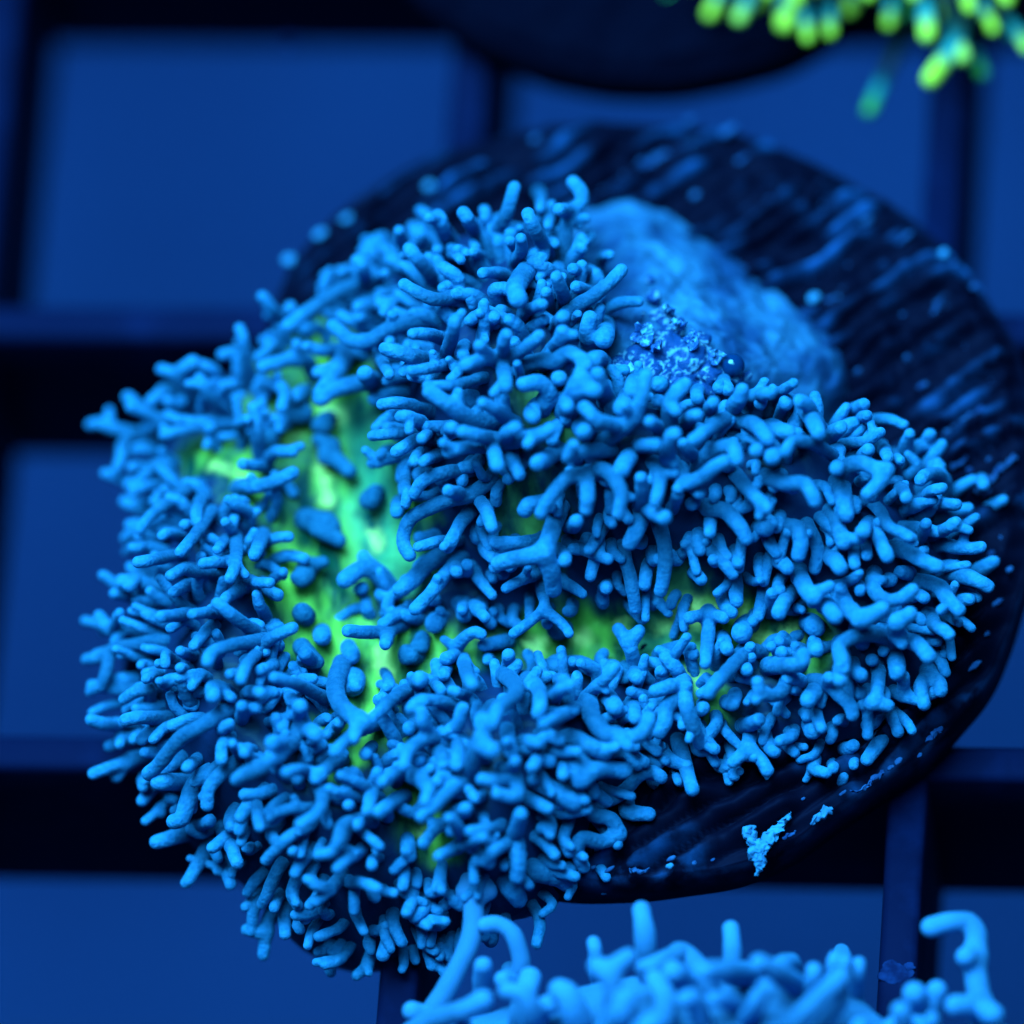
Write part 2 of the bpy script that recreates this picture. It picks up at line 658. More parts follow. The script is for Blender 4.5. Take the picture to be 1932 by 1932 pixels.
DISC_V = [(500, 640), (520, 560), (560, 475), (650, 390), (760, 310), (860, 268), (980, 240), (1100, 226), (1200, 224), (1320, 234), (1420, 252),
          (1530, 298), (1600, 338), (1700, 392), (1780, 460), (1850, 540), (1905, 620), (1940, 720), (1957, 850), (1950, 980), (1925, 1100),
          (1885, 1220), (1815, 1330), (1715, 1425), (1600, 1505), (1500, 1570), (1425, 1618), (1300, 1640), (1170, 1650), (1050, 1655),
          (900, 1630), (720, 1540), (600, 1420), (520, 1250), (480, 1050), (478, 820)]
O_DISC = unp(1200, 1655, 2.0)


def disc_z(x, y):
    return 2.0 + TILT * ((x - O_DISC[0]) * BACK[0] + (y - O_DISC[1]) * BACK[1])


def on_disc(x, y, lift=0.0):
    z = 3.5
    for _ in range(20):
        p = unp(x, y, z)
        z = disc_z(p[0], p[1]) + lift
    return unp(x, y, z)


poly = [on_disc(x, y)[:2] for x, y in DISC_V]
a, c_ = on_disc(1560, 470), on_disc(1640, 415)
rd = (c_ - a)[:2]
rd = rd / np.linalg.norm(rd)
V, F, lit_film, dc = disc_mesh(poly, disc_z, rd, 1.7, .62, 11)
disc = thing('frag_disc', 'large black ridged disc with pale specks under the big blue coral', 'coral disc', (dc[0], dc[1], 0.0))
me = mesh('disc_top', V, F)
attr(me, 'lit_film', lit_film)
obj('plate', me, M_disc, disc)


def cylinder(name, c, r, z0, z1, m, parent, seg=40):
    vs = [(c[0] + r * math.cos(2 * math.pi * i / seg), c[1] + r * math.sin(2 * math.pi * i / seg), z) for z in (z0, z1) for i in range(seg)]
    fs = [(i, (i + 1) % seg, seg + (i + 1) % seg, seg + i) for i in range(seg)] + [tuple(range(seg))[::-1], tuple(range(seg, 2 * seg))]
    return obj(name, mesh(name, vs, fs, False), m, parent)


cylinder('stem', (8.0, 8.0), 4.2, -8.5, disc_z(8.0, 8.0) - 2.3, M_rack, disc)



def seg_free(x, y):
    return math.hypot(x - 1200, (y - 980)) < 700 and (y < 330 or x > 1600 + (y - 700) * .25)


SPOTS = [(545, 490, 15), (605, 442, 13), (655, 412, 12), (808, 350, 13), (860, 332, 9), (1098, 302, 13), (1308, 272, 13), (1376, 246, 14), (1300, 228, 13),
         (1280, 342, 10), (1312, 368, 11), (1458, 378, 13), (1482, 360, 13), (1565, 378, 10), (1632, 414, 16), (1607, 436, 9), (1588, 450, 8), (1702, 450, 12),
         (1536, 562, 13), (1578, 528, 9), (1500, 402, 8), (1780, 478, 12), (1800, 500, 9), (1838, 540, 8), (1770, 520, 8), (1700, 604, 8), (1660, 672, 8),
         (1800, 812, 10), (1850, 642, 9), (1745, 724, 9), (1655, 742, 8), (1788, 580, 7), (1822, 655, 7), (1898, 760, 7), (1872, 720, 7), (1860, 930, 9),
         (1830, 962, 8), (1895, 1010, 9), (1905, 1075, 8), (1150, 262, 9), (1010, 262, 10), (930, 330, 8), (1210, 305, 9), (1400, 300, 9), (1520, 330, 8),
         (1882, 1136, 8), (1862, 1196, 7), (1838, 1256, 8), (1770, 1378, 9), (1755, 1392, 7), (1695, 1436, 8), (1680, 1448, 7), (1735, 1425, 6), (1590, 1496, 5),
         (1264, 1634, 9), (1266, 1620, 7), (1310, 1628, 6), (1150, 1640, 6), (1120, 1636, 5), (1240, 1612, 4), (1345, 1622, 4), (1515, 1507, 4)]
for i, (x, y, r) in enumerate(SPOTS):
    p = on_disc(x, y, .22)
    e = 1 + (1.6 if i % 2 else .4) * random.random()
    blob('crust_spot', p, (r * PX * e * .8, r * PX * .66, r * PX * .45), M_crust if (i < 3 or i % 3 == 0 and r > 10) or (x, y) == (1264, 1634) else M_spot, disc, i, .55, turn=math.atan2(rd[1], rd[0]), res=8)
bits = []
for k in range(150):
    x, y = random.uniform(560, 1930), random.uniform(235, 1150)
    if seg_free(x, y):
        p = on_disc(x, y, .2)
        r = random.uniform(.05, .13)
        n_ = 6
        ring = [(math.cos(2 * math.pi * i / n_) * r * random.uniform(.7, 1.8) * rd[0] - math.sin(2 * math.pi * i / n_) * r * rd[1],
                 math.cos(2 * math.pi * i / n_) * r * random.uniform(.7, 1.8) * rd[1] + math.sin(2 * math.pi * i / n_) * r * rd[0]) for i in range(n_)]
        vs = [p + np.array([a_, b_, -.1]) for a_, b_ in ring] + [p + np.array([a_ * .6, b_ * .6, r * .7]) for a_, b_ in ring] + [p + np.array([0, 0, r])]
        fs = [(i, (i + 1) % n_, n_ + (i + 1) % n_, n_ + i) for i in range(n_)] + [(n_ + i, n_ + (i + 1) % n_, 2 * n_) for i in range(n_)]
        bits.append((vs, fs))
vs, fs = [], []
for v_, f_ in bits:
    fs += [tuple(q + len(vs) for q in t_) for t_ in f_]
    vs += v_
obj('fine_specks', mesh('fine_specks', vs, fs), M_spot, disc, kind='stuff')
# the bright V-shaped crust and the lit streaks along the near rim
for pts, r0, r1, name in [([(1430, 1622), (1424, 1600), (1416, 1578), (1412, 1570)], .14, .22, 'white_crust'),
                          ([(1430, 1610), (1444, 1592), (1466, 1566), (1490, 1536)], .26, .07, 'white_crust'),
                          ([(1428, 1648), (1432, 1626), (1434, 1600)], .06, .24, 'white_crust'),
                          ([(1536, 1546), (1550, 1538), (1566, 1526)], .11, .08, 'crust_streak'), ([(1480, 1584), (1500, 1570)], .05, .05, 'crust_streak'),
                          ([(1610, 1494), (1640, 1476), (1668, 1456)], .05, .06, 'crust_streak'), ([(1768, 1382), (1748, 1400)], .08, .05, 'crust_streak'),
                          ([(1186, 1640), (1220, 1644)], .05, .05, 'crust_streak'), ([(1540, 512), (1575, 480), (1612, 440)], .07, .12, 'crust_streak'),
                          ([(1560, 570), (1595, 545)], .06, .08, 'crust_streak'), ([(1100, 390), (1180, 340), (1250, 290)], .12, .10, 'crust_streak'),
                          ([(1000, 360), (1060, 330), (1100, 300)], .10, .12, 'crust_streak'), ([(1780, 560), (1760, 590), (1800, 610)], .07, .06, 'crust_streak'),
                          ([(1780, 820), (1850, 770)], .07, .07, 'crust_streak'), ([(1800, 880), (1890, 800)], .08, .08, 'crust_streak'),
                          ([(1830, 940), (1915, 860)], .07, .08, 'crust_streak'), ([(1820, 1010), (1900, 930)], .06, .08, 'crust_streak')]:
    P = [on_disc(x, y, .28) for x, y in pts]
    v, f = limb_mesh([(P, np.linspace(r0, r1, len(P)))], .3)
    v = v + (np.stack([vnoise(v * 5, s) for s in (1, 2, 3)], 1) - .5) * .22 + (np.stack([vnoise(v * 13, s) for s in (4, 5, 6)], 1) - .5) * .13
    dull = name == 'crust_streak' and pts[0][1] != 1546
    obj(name, mesh(name, v, f), M_spot if dull else M_crust, disc)

# ------------------------------------------------------------------ main coral: body surface
OUT = [(830, 440, 6.6), (970, 410, 7.4), (1070, 430, 7.6), (1120, 500, 8.2), (1150, 620, 8.8), (1130, 730, 9), (1220, 765, 8.6), (1350, 785, 8), (1480, 785, 7.2), (1620, 805, 6),
       (1710, 850, 4.4), (1770, 930, 4.2), (1815, 1050, 3.9), (1800, 1150, 3.6), (1760, 1290, 3.0), (1680, 1370, 2.7), (1560, 1410, 2.6), (1420, 1430, 2.4), (1310, 1440, 2.2),
       (1210, 1500, 2.0), (1140, 1570, 2.0), (1080, 1650, 1.4), (990, 1720, 1.2), (880, 1760, .8), (770, 1800, .3), (650, 1810, .0), (560, 1770, .2), (500, 1700, .6),
       (450, 1640, 1.0), (370, 1590, 1.2), (310, 1500, 2), (265, 1400, 2.4), (225, 1280, 2.4), (240, 1130, 2.8), (290, 980, 3.2), (270, 880, 3.4), (300, 780, 3.8), (380, 710, 4.4),
       (480, 650, 4.8), (620, 560, 5), (720, 480, 5)]
INN = [(1200, 830, 9.6), (1500, 900, 8.0), (900, 830, 9.0), (850, 650, 9.4), (980, 520, 9.8), (1690, 1010, 5.6), (1350, 1000, 7.0), (1150, 1030, 6.6), (1000, 1000, 6.8), (900, 960, 6.8),
       (650, 860, 4.4), (670, 980, 4.2), (600, 1090, 4.4), (720, 1240, 3.9), (860, 1180, 4.3), (1000, 1205, 3.5), (1200, 1195, 3.4), (1450, 1180, 3.7), (590, 760, 5.0), (640, 1420, 4.6),
       (800, 1560, 4.0), (420, 880, 5.2), (360, 980, 5.9), (340, 1200, 5.8), (440, 1090, 5.9), (420, 1380, 6.0), (500, 1250, 5.5), (920, 1380, 5.7), (1100, 1430, 5.0), (700, 1660, 3.4),
       (950, 1620, 4.4), (1300, 1320, 4.6), (520, 1530, 5.0), (1600, 1220, 4.7), (1500, 1320, 3.9), (800, 1440, 5.0), (540, 1400, 5.4), (1050, 800, 9.6), (780, 1000, 5.4), (1600, 1080, 5.6)]
CP = np.array([unp(*q) for q in OUT + INN])


def tps(r2):
    return np.where(r2 > 1e-12, r2 * np.log(r2 + 1e-12), 0)


nC = len(CP)
K = tps(((CP[:, None, :2] - CP[None, :, :2]) ** 2).sum(-1)) + np.eye(nC) * 2.0
PM = np.c_[np.ones(nC), CP[:, :2]]
sol = np.linalg.solve(np.block([[K, PM], [PM.T, np.zeros((3, 3))]]), np.r_[CP[:, 2], np.zeros(3)])


def Hf(p):
    p = np.atleast_2d(p)
    r2 = ((p[:, None, :2] - CP[None, :, :2]) ** 2).sum(-1)
    return np.clip(tps(r2) @ sol[:nC] + sol[nC] + p[:, :2] @ sol[nC + 1:], -5, 10)


_Hb = Hf
DC = poly_c = np.mean(poly, 0)


def Hf(p):
    p = np.atleast_2d(p)
    h = _Hb(p)
    on = np.hypot(p[:, 0] - DC[0], p[:, 1] - DC[1]) < 12.6
    return np.where(on, np.maximum(h, disc_z(p[:, 0], p[:, 1]) + .15), h)


def Hn(p, e=.15):
    x = np.array([p[0], p[1], 0.])
    q = np.array([[x[0] + e, x[1], 0], [x[0] - e, x[1], 0], [x[0], x[1] + e, 0], [x[0], x[1] - e, 0]])
    h = Hf(q)
    n = np.array([-(h[0] - h[1]) / (2 * e), -(h[2] - h[3]) / (2 * e), 1])
    return n / np.linalg.norm(n)


def on_body(x, y, h, hf=Hf):
    z = 5.0
    for _ in range(9):
        p = unp(x, y, z)
        z = .35 * z + .65 * (hf(p)[0] + h)
    if h > 0:
        e = .2
        q = hf(np.array([[p[0] + e, p[1]], [p[0] - e, p[1]], [p[0], p[1] + e], [p[0], p[1] - e]]))
        h = h * min(1.9, math.sqrt(1 + ((q[0] - q[1]) / (2 * e)) ** 2 + ((q[2] - q[3]) / (2 * e)) ** 2))
    for _ in range(9):
        p = unp(x, y, z)
        z = .35 * z + .65 * (hf(p)[0] + h)
    return unp(x, y, z)


def seg_dist(px, py, line):
    d = np.full(len(px), 1e9)
    for (x0, y0), (x1, y1) in zip(line[:-1], line[1:]):
        t = np.clip(((px - x0) * (x1 - x0) + (py - y0) * (y1 - y0)) / ((x1 - x0) ** 2 + (y1 - y0) ** 2), 0, 1)
        d = np.minimum(d, np.hypot(px - x0 - t * (x1 - x0), py - y0 - t * (y1 - y0)))
    return d


VALLEY = [[(590, 720), (625, 800), (640, 900), (650, 1000), (600, 1090), (600, 1180), (720, 1250), (860, 1215), (1000, 1210), (1200, 1195), (1440, 1160), (1500, 1220)],
          [(720, 1250), (690, 1330), (640, 1420)], [(380, 850), (460, 890)], [(780, 1535), (820, 1570)], [(470, 930), (560, 1010)]]
VW = [[on_body(x, y, 0)[:2] for x, y in l] for l in VALLEY]
STREAK = [[(1000, 1215), (1100, 1200)], [(1180, 1182), (1320, 1172)], [(1480, 1180), (1505, 1215)], [(1260, 1150), (1400, 1142)], [(880, 1215), (940, 1210)], [(600, 760), (640, 790)], [(610, 840), (605, 900), (612, 940)], [(700, 980), (712, 1030)], [(400, 880), (470, 905)], [(720, 1230), (730, 1290)], [(1290, 1250), (1330, 1290)],  # right-band streaks paint extra brightness where the groove lies in shade
          [(1390, 1170), (1470, 1215)], [(1010, 1225), (1040, 1250)], [(545, 830), (570, 815)], [(780, 1535), (800, 1560)]]
SW = [[on_body(x, y, 0)[:2] for x, y in l] for l in STREAK]
TW = [[on_body(x, y, 0)[:2] for x, y in l] for l in [[(690, 800), (720, 900), (700, 960), (720, 1020), (760, 1090)], [(1240, 1190), (1310, 1220)]]]


def body_mesh(outline, hf, rings=90, segs=300, skirt=.9, relief=.0, centre=None):
    P = np.array([q[:2] for q in outline])
    c = P.mean(0) if centre is None else np.array(centre[:2])
    ang = np.arctan2(P[:, 1] - c[1], P[:, 0] - c[0])
    rad = np.hypot(P[:, 0] - c[0], P[:, 1] - c[1])
    o = np.argsort(ang)
    th = np.linspace(-math.pi, math.pi, segs, endpoint=False)
    R = np.interp(th, np.r_[ang[o] - 2 * math.pi, ang[o], ang[o] + 2 * math.pi], np.r_[rad[o], rad[o], rad[o]])
    ker = np.hanning(9)
    ker /= ker.sum()
    R = np.convolve(np.r_[R[-4:], R, R[:4]], ker, 'valid')
    t = np.linspace(0, 1, rings)
    x = (c[0] + t[:, None] * R * np.cos(th)).ravel()
    y = (c[1] + t[:, None] * R * np.sin(th)).ravel()
    q = np.stack([x, y, x * 0], 1)
    z = hf(q)
    z = z + relief * (fbm(np.stack([x, y, z], 1) * 1.3, 3, 21) - .5)
    z -= skirt * np.repeat(np.clip((t - .93) / .07, 0, 1) ** 2, segs)
    rows = [np.stack([x, y, z], 1).reshape(rings, segs, 3)]
    e = rows[0][-1]
    for s, dz in ((.985, -.7), (.93, -1.3), (.75, -1.6), (0, -1.6)):
        rows.append(np.stack([c[0] + (e[:, 0] - c[0]) * s, c[1] + (e[:, 1] - c[1]) * s, (e[:, 2] + dz) * s + (1 - s) * 2.0], 1)[None])
    V = np.concatenate(rows)
    n = V.shape[0]
    ii, jj = np.meshgrid(np.arange(n - 1), np.arange(segs), indexing='ij')
    j2 = (jj + 1) % segs
    F = np.stack([ii * segs + jj, (ii + 1) * segs + jj, (ii + 1) * segs + j2, ii * segs + j2], -1).reshape(-1, 4)
    return V.reshape(-1, 3), F


bc = unp(950, 1080, 5)
coral = thing('blue_coral', 'large bushy blue coral with green grooves, mounted on the ridged black disc', 'coral', (bc[0], bc[1], 2.5))
V, F = body_mesh(CP[:len(OUT)], _Hb, relief=.5, centre=bc)
me = mesh('body', V, F)
w_ = (V - CAM) @ FW
vx, vy = 966 + 1932 * FN * ((V - CAM) @ RT) / w_, 966 - 1932 * FN * ((V - CAM) @ UP) / w_
GREEN = [([(585, 715), (620, 800), (640, 900), (650, 1000), (610, 1080)], 125, 1), ([(600, 1100), (595, 1180), (720, 1250)], 85, 1), ([(720, 1250), (860, 1225), (1000, 1208), (1200, 1192), (1440, 1165), (1500, 1215)], 68, 1),
         ([(710, 1270), (690, 1330), (640, 1420)], 58, .9), ([(385, 862), (470, 900)], 52, 1), ([(480, 930), (560, 1010)], 40, .8), ([(770, 1525), (830, 1580)], 55, .9), ([(1000, 930), (1010, 1010)], 75, .5),
         ([(720, 820), (740, 950), (760, 1080)], 70, 1), ([(1010, 740), (1060, 830)], 55, .45), ([(600, 1400), (720, 1370)], 50, .7), ([(1330, 1290), (1360, 1340)], 40, .6), ([(1250, 1100), (1450, 1130)], 50, .4)]
nz = fbm(V * 1.1, 3, 4)
gr_ = np.zeros(len(V))
for l, w, k in GREEN:
    gr_ = np.maximum(gr_, k * sstep(w * 1.25, w * .45, seg_dist(vx, vy, l) + (nz - .5) * w * 1.3))
attr(me, 'green', gr_)
attr(me, 'streak', sstep(.36, .06, np.min([seg_dist(V[:, 0], V[:, 1], l) for l in SW], 0) + (nz - .5) * .5))
attr(me, 'teal', sstep(1.5, .4, np.min([seg_dist(V[:, 0], V[:, 1], l) for l in TW], 0)) * .75)
obj('body', me, M_tissue, coral)

# ------------------------------------------------------------------ main coral: tentacles
# each line: level, radius, points root -> tip; '|' starts a fork. Measured in the photograph per sheet (origin, unit).
SHEETS = {
'A': (151, 550, """2 4.5 46,106 38,103 25,100 15,96 8,97|38,104 31,112 30,122 27,130
2 4.5 58,92 48,88 40,82 35,77
2 5 70,75 62,72 52,80
3 6 85,80 80,68 73,60 82,52
2 5 100,66 97,58 88,54
2 4.5 120,55 115,45 104,46
3 4.2 128,68 121,50 119,35 116,27
3 4.5 108,90 98,80 91,70 87,63
2 4 108,91 95,94 80,95 70,93 64,90
2 4 112,97 95,98 75,101 61,105
3 5 131,125 130,112 129,100 127,85
3 4 120,100 115,97 122,93
3 4.5 135,127 142,117 155,117
2 4.5 136,128 127,127 119,126
3 5 116,142 130,142 143,138 155,132
3 4.5 130,70 140,67 149,73 147,85
3 5.5 170,60 165,50 150,50 134,55
3 4.5 150,24 145,18 139,12 133,4
2 4 145,33 137,42 130,48
3 4 190,40 178,44 165,40
2 4 165,74 158,77
2 4.4 150,96 145,100
2 4.5 66,135 62,126 55,127 48,133 42,140 39,146
2 4 60,140 45,143
1 3.5 52,150 49,152
1 3.5 44,153 41,156
1 3.5 60,150 57,147
2 4.5 85,140 70,150 58,158 48,167 44,173
2 4.5 90,150 85,160 85,168
2 4.5 82,172 76,170
3 4.5 96,160 88,172 80,182 73,190
2 4 75,180 65,176 60,178
2 4 124,168 122,160 113,156 108,152
2 4 112,178 110,173 106,168
2 4 55,185 42,187 38,186"""),
'B': (450, 350, """3 5.5 105,65 90,70 70,79 50,92 36,102|92,69 91,60 87,55
2 4 84,66 84,61 75,63
2 4 75,72 67,68 63,66
2 5 104,62 98,50 97,42
2 4.5 116,50 105,38 98,43
3 4.5 122,48 118,40 117,33
2 4.5 130,50 133,38 133,32
3 5 143,72 138,63 130,53 124,46
3 5.5 155,45 148,30 145,22
3 5 175,38 168,26 164,20
2 4 182,35 180,26 180,19
2 4 145,47
2 4 152,52 157,50 162,54
2 3.6 166,49
3 4.8 165,78 160,80 145,83 132,79 121,72
2 5 160,80 160,68 150,60
2 4.5 121,81 112,85 106,92
2 5 104,80 97,86 88,88 88,96
2 3.5 100,70 107,64
3 5.5 140,97 120,100 105,107 95,113 82,113 75,108 69,102
2 4.5 95,105 85,100 75,95
2 4 112,103 110,115
3 4.5 150,112 138,108 127,108
3 4.8 152,124 155,112 157,103 158,98
3 5.5 140,128 125,124 107,119
3 4.2 103,122 107,132 110,138
3 4.2 70,122 60,120 50,117
3 6.5 80,118 75,130 66,143 60,152
3 6.5 103,152 98,143 80,146 66,150 60,155|98,143 92,137
2 4 50,148 42,152
3 4.2 155,130 140,133 126,135
2 4.2 152,138 138,140 126,139
3 4 178,140 160,145 138,146
2 4 155,128 160,135 155,141
2 4.5 180,125 176,118
2 4 182,102 187,96
2 4 170,98 176,93
2 3.6 178,95 179,85"""),
'C': (750, 300, """3 5 68,58 77,45 82,32 85,21
3 5 110,70 102,55 97,45 95,40
3 4.5 85,75 90,68 90,58
3 5.2 122,72 122,55 126,40 134,31 133,23 128,17|126,38 118,37
2 3.8 104,36
2 3.8 110,49
2 3.8 132,48
2 3.5 115,62
2 3.3 137,61
3 7 100,80 92,84 86,94 88,102
2 4.5 128,92 120,85 105,78 98,74
3 5 122,106 119,95 116,86
2 4.5 140,84 128,80
2 4.5 142,98 130,93
2 4.5 110,106 108,97
3 5 118,118 130,107 145,98 155,90 163,81
3 5.5 116,122 121,115
3 4.5 92,112 105,106
2 4.5 96,125 107,117
2 5 92,132 88,122 82,117
2 4.5 62,132 63,120 63,106
2 4.2 63,113 52,118
2 4.5 71,116
3 5 76,150 78,158 79,166|75,147 65,146 55,148 49,150|74,147 64,141 60,136|76,147 77,135 79,128|78,147 90,140 100,132 103,129
3 5.5 93,150 105,147 115,147 125,141 133,145 138,150
3 6 143,146
3 5 110,142 118,132 120,125
2 6 140,135 138,125 140,116
2 7.5 150,131
2 6 106,180 110,170 103,163 92,164
3 7.8 124,182 130,170 134,161
3 6 152,176 148,165 146,157
2 5.5 118,160
3 5 124,181
2 4.6 100,188
3 5 84,192 72,183 62,178
2 4.5 48,143
2 4.2 62,72 55,68
2 4.2 90,72 82,60
2 4 40,62 34,56
2 4 50,70 44,66
2 4.5 78,84 62,83
2 4 150,72 155,70"""),
'D': (651, 750, """3 4.5 60,10 50,6 38,4 27,5
3 6 105,18 88,14 75,5 62,-4
2 4.5 42,12 30,16 23,22
3 5 62,25 55,18 45,14 41,14
3 4.2 54,27 40,26 28,27 20,28
3 4.8 62,30 50,32 42,37 37,40
3 5 78,22
3 4 56,30
3 4.3 58,36 54,40 50,47
3 4.3 68,42 60,45 57,47
3 5 104,35 90,36 82,37 75,40
2 4.5 46,42 30,45 20,48
2 4 32,38 26,42
3 4 44,48 44,60 45,72 44,78
3 4.8 92,53 75,54 62,58 55,63 50,70
3 5.4 112,33 130,30 143,27 150,23|114,32 118,26 124,22|108,34 109,42 111,50|112,31 98,28 86,25
2 5.5 120,40 123,48 127,56
3 5.2 105,61 93,70 75,75 58,82 48,88 43,98 43,108 47,115|86,71 76,68
3 4.8 97,72 103,82 107,95
3 4.8 92,82 83,93 78,103 75,109
3 4 82,104 68,105 60,107 53,109
3 5 84,118 72,130 63,142 55,150 51,154|80,122 81,127
2 6 70,115 60,122 50,132 40,140
2 6.5 32,138 26,130 17,124 8,127 0,133
1 5 12,139
2 4.5 45,155 35,160 28,165
3 4.8 42,165 30,170 15,171 2,170|32,172 29,180
3 6.3 156,82 150,98 145,113|145,113 133,116 122,118 112,121|145,113 150,124 151,132 152,140
2 5 142,104 125,106 110,106
3 4 140,128 128,133 117,139
2 4 158,133 167,139 173,143
3 4.8 160,119
1 4 108,132
2 4 95,128 102,138 107,144
3 3.9 143,138 145,148 145,155|145,155 135,163 123,172|145,155 155,162 161,168 163,172
1 6.5 65,165
1 6 87,158
3 6 154,40 140,48
3 5.5 174,25
3 4.5 137,15
3 5.2 188,55 172,56 160,60 150,72 143,84|176,58 177,70 176,82
3 5 169,90
2 6 152,75 135,78 131,82
1 5 22,70
2 5 40,76 38,84"""),
'E': (1051, 700, """3 5.2 20,74 33,72 43,80 47,90 45,104
3 5 38,58 25,58 15,60 8,63 12,54
3 5.4 33,52 50,40 58,30 62,18 65,3|45,40 30,36 20,27
2 7 48,27
2 6 55,14
2 6.3 20,45
2 6.3 47,72
2 4.5 73,22
2 6 75,10
3 5 75,44 68,37
3 5 60,54 72,54
3 5.8 82,44 82,30 84,20 93,10
3 5.3 80,70 81,58 83,48 86,46
3 4.8 72,68 75,80 73,90 72,95
3 5.5 84,67 90,78 95,81 105,78 115,70 122,66
3 5.5 104,68 112,60 120,56 128,55 131,65
2 4.5 102,64 95,57 92,53
3 5.6 132,36 120,36 108,44 100,50|130,37 142,38 150,45 154,50
3 5 109,32 114,23
3 5 92,38 102,32
3 6 124,32 132,22 135,14
3 5 140,20 150,17 155,16
3 4 158,19 165,14 172,9
2 5 118,12
2 5 102,20
2 5 124,13
2 5 148,24
2 4.5 162,35 166,22
3 5.5 192,45 187,35 183,25 177,22
3 5 145,58
3 6 157,63
3 4.8 130,75 138,85 148,95 153,100
3 5.5 150,76 160,80 170,82 180,82 186,90 188,95
2 4.4 104,89
1 5 98,97
2 4.5 84,100 88,90
2 5 60,100 62,88 61,78
2 6 62,103 57,118 53,125
3 6 66,98 72,104 78,107
2 5.2 74,110 78,125 79,140 77,153 75,160
2 4.8 48,130 52,145 55,160 57,173
2 5.5 110,100 123,102 132,112 138,122
2 4.5 112,108 111,118
2 4.5 105,125 115,133 123,142 128,148
2 4.5 130,132 132,140
1 4 85,138 95,130 108,125
2 4.5 8,125 25,132 37,137
2 5 36,158
2 4.5 105,152
1 4 83,170
1 4 73,168
2 5.5 129,152 131,168"""),
'F': (1400, 750, """3 6 40,4 50,14 56,26
2 5 32,5
2 6 20,22 28,24 34,25
2 4.5 40,26
3 4.4 70,46 60,38 50,33 37,32 31,40
3 5 69,52
3 5.8 74,62 78,50 88,48 97,52 106,53|104,54 100,62 92,70
2 6.3 71,62 74,75 76,85
2 5.5 65,84 70,95 74,106
2 5 92,38
2 4.8 101,35 106,44
2 4.2 115,46
2 5 117,42 122,27
2 5 129,42 137,27
2 4 74,34 90,32 101,25
2 6 62,30 72,22
2 5 78,11 89,5
2 4.5 84,16 91,13
2 4 95,17 108,16 118,20
3 4.8 114,64 120,73
3 4.3 128,76 138,68 146,66
2 5 148,67 145,57 135,56 130,60
2 4.8 138,78 156,78
1 4 158,66 168,60
2 4.4 176,64
1 4.5 180,81 190,75
3 4.3 90,74 100,82 106,93 115,98 124,103
3 5.5 88,98
3 5.2 95,92 100,103 106,116
2 4 90,104 91,115
2 4.5 81,106 82,122
3 6 64,114 72,124
3 5.5 111,110 122,113 132,119 142,123
3 4.5 139,100 150,95 156,91
1 4.2 165,92
3 4.8 145,107 155,109 165,110 174,109
1 5 174,125 183,120
2 4.5 130,102 134,92
3 5.5 149,128 162,130 173,134 179,138
2 4 162,142 172,146
3 5 97,128 95,138 103,147 115,147 124,140
2 4.5 86,141
2 4 69,137 80,133 85,128
3 6 41,127 46,138 52,146
3 6 56,142 62,152 68,160
3 6.5 70,146 78,155 88,162|86,161 97,157 102,154
2 5 20,156 22,143
3 5.5 36,142 30,150 27,157
2 5.5 25,116 33,124
2 5.5 30,93 40,95 43,105 41,115
1 5 48,95 55,110 53,125
2 5.5 18,95
3 5.5 128,134 143,137 150,147 158,155
1 5 122,128 115,127
3 5 137,158 140,165 148,170 151,173
3 4 145,155
2 3.5 150,160 158,164
3 6 113,178 112,170 113,163|113,164 122,158|114,175 128,180 136,189
3 5.6 110,180 105,175 95,172 80,175 71,181 72,190 73,198
2 5.5 54,184
1 7.5 53,168"""),
'G': (151, 1001, """3 4.5 74,17 60,20 50,22 42,23
3 4.5 113,4 114,18 112,28 109,35|112,22 98,23 90,24
3 4 106,7 100,14
1 3.5 91,8
1 3.5 91,14
3 5 133,3 130,12 127,18
3 4.2 97,32 82,30 75,28 66,33
2 5.5 47,33 36,40
2 4.5 82,39 68,45
2 4 42,50 25,46
3 4.2 118,36 130,38 138,38
2 4.5 144,47
2 4.3 136,64 131,55 129,47
2 4.5 120,41 108,48 103,54
3 4.3 103,60 92,60 82,61
3 4.5 80,61 68,62 59,63
3 4.8 135,78 122,70 112,63 105,57 100,53
3 5 142,79 120,82 108,84 96,89 93,96
3 4.5 132,90 130,87 140,78 148,74 155,71|131,87 122,97 117,109
2 4.5 97,69 88,78 83,84
2 4.2 42,75 22,72 15,68 4,66|24,72 29,60|22,72 14,62
2 4.5 57,80 35,84 22,88 20,100 15,113 8,117|22,88 12,93 5,94
2 4 70,96 63,90 62,97
2 4 82,91 73,88
2 4 79,101 73,100
2 4.2 57,104 48,108
2 4.5 82,127 76,115 70,108 60,111
2 4.5 53,127 50,116 40,118 32,123
2 6 106,118 97,115 97,121
2 4.5 116,105 109,105
2 4.5 137,95 140,99 131,102
3 4.5 122,118 132,118
3 4.6 180,124 165,115 152,110 142,107
2 4.2 155,109 170,108
2 4.5 118,136 118,128|118,132 129,129
3 5.2 62,137 45,136 33,138
3 4.8 32,142 18,141 8,138
2 4 31,146 29,156
3 5.5 107,131 90,142 75,150 63,163 55,173 50,177
3 4.5 85,167 78,173
3 6 77,183 62,183 57,184
2 4 117,163 111,155
2 4.5 120,162
3 6 162,141 155,152 145,163 130,173 115,181|160,142 160,128|160,143 169,146 172,149|152,155 140,155
2 4.5 154,124
2 4.5 48,180 46,187
2 5 60,141 52,145 45,152"""),
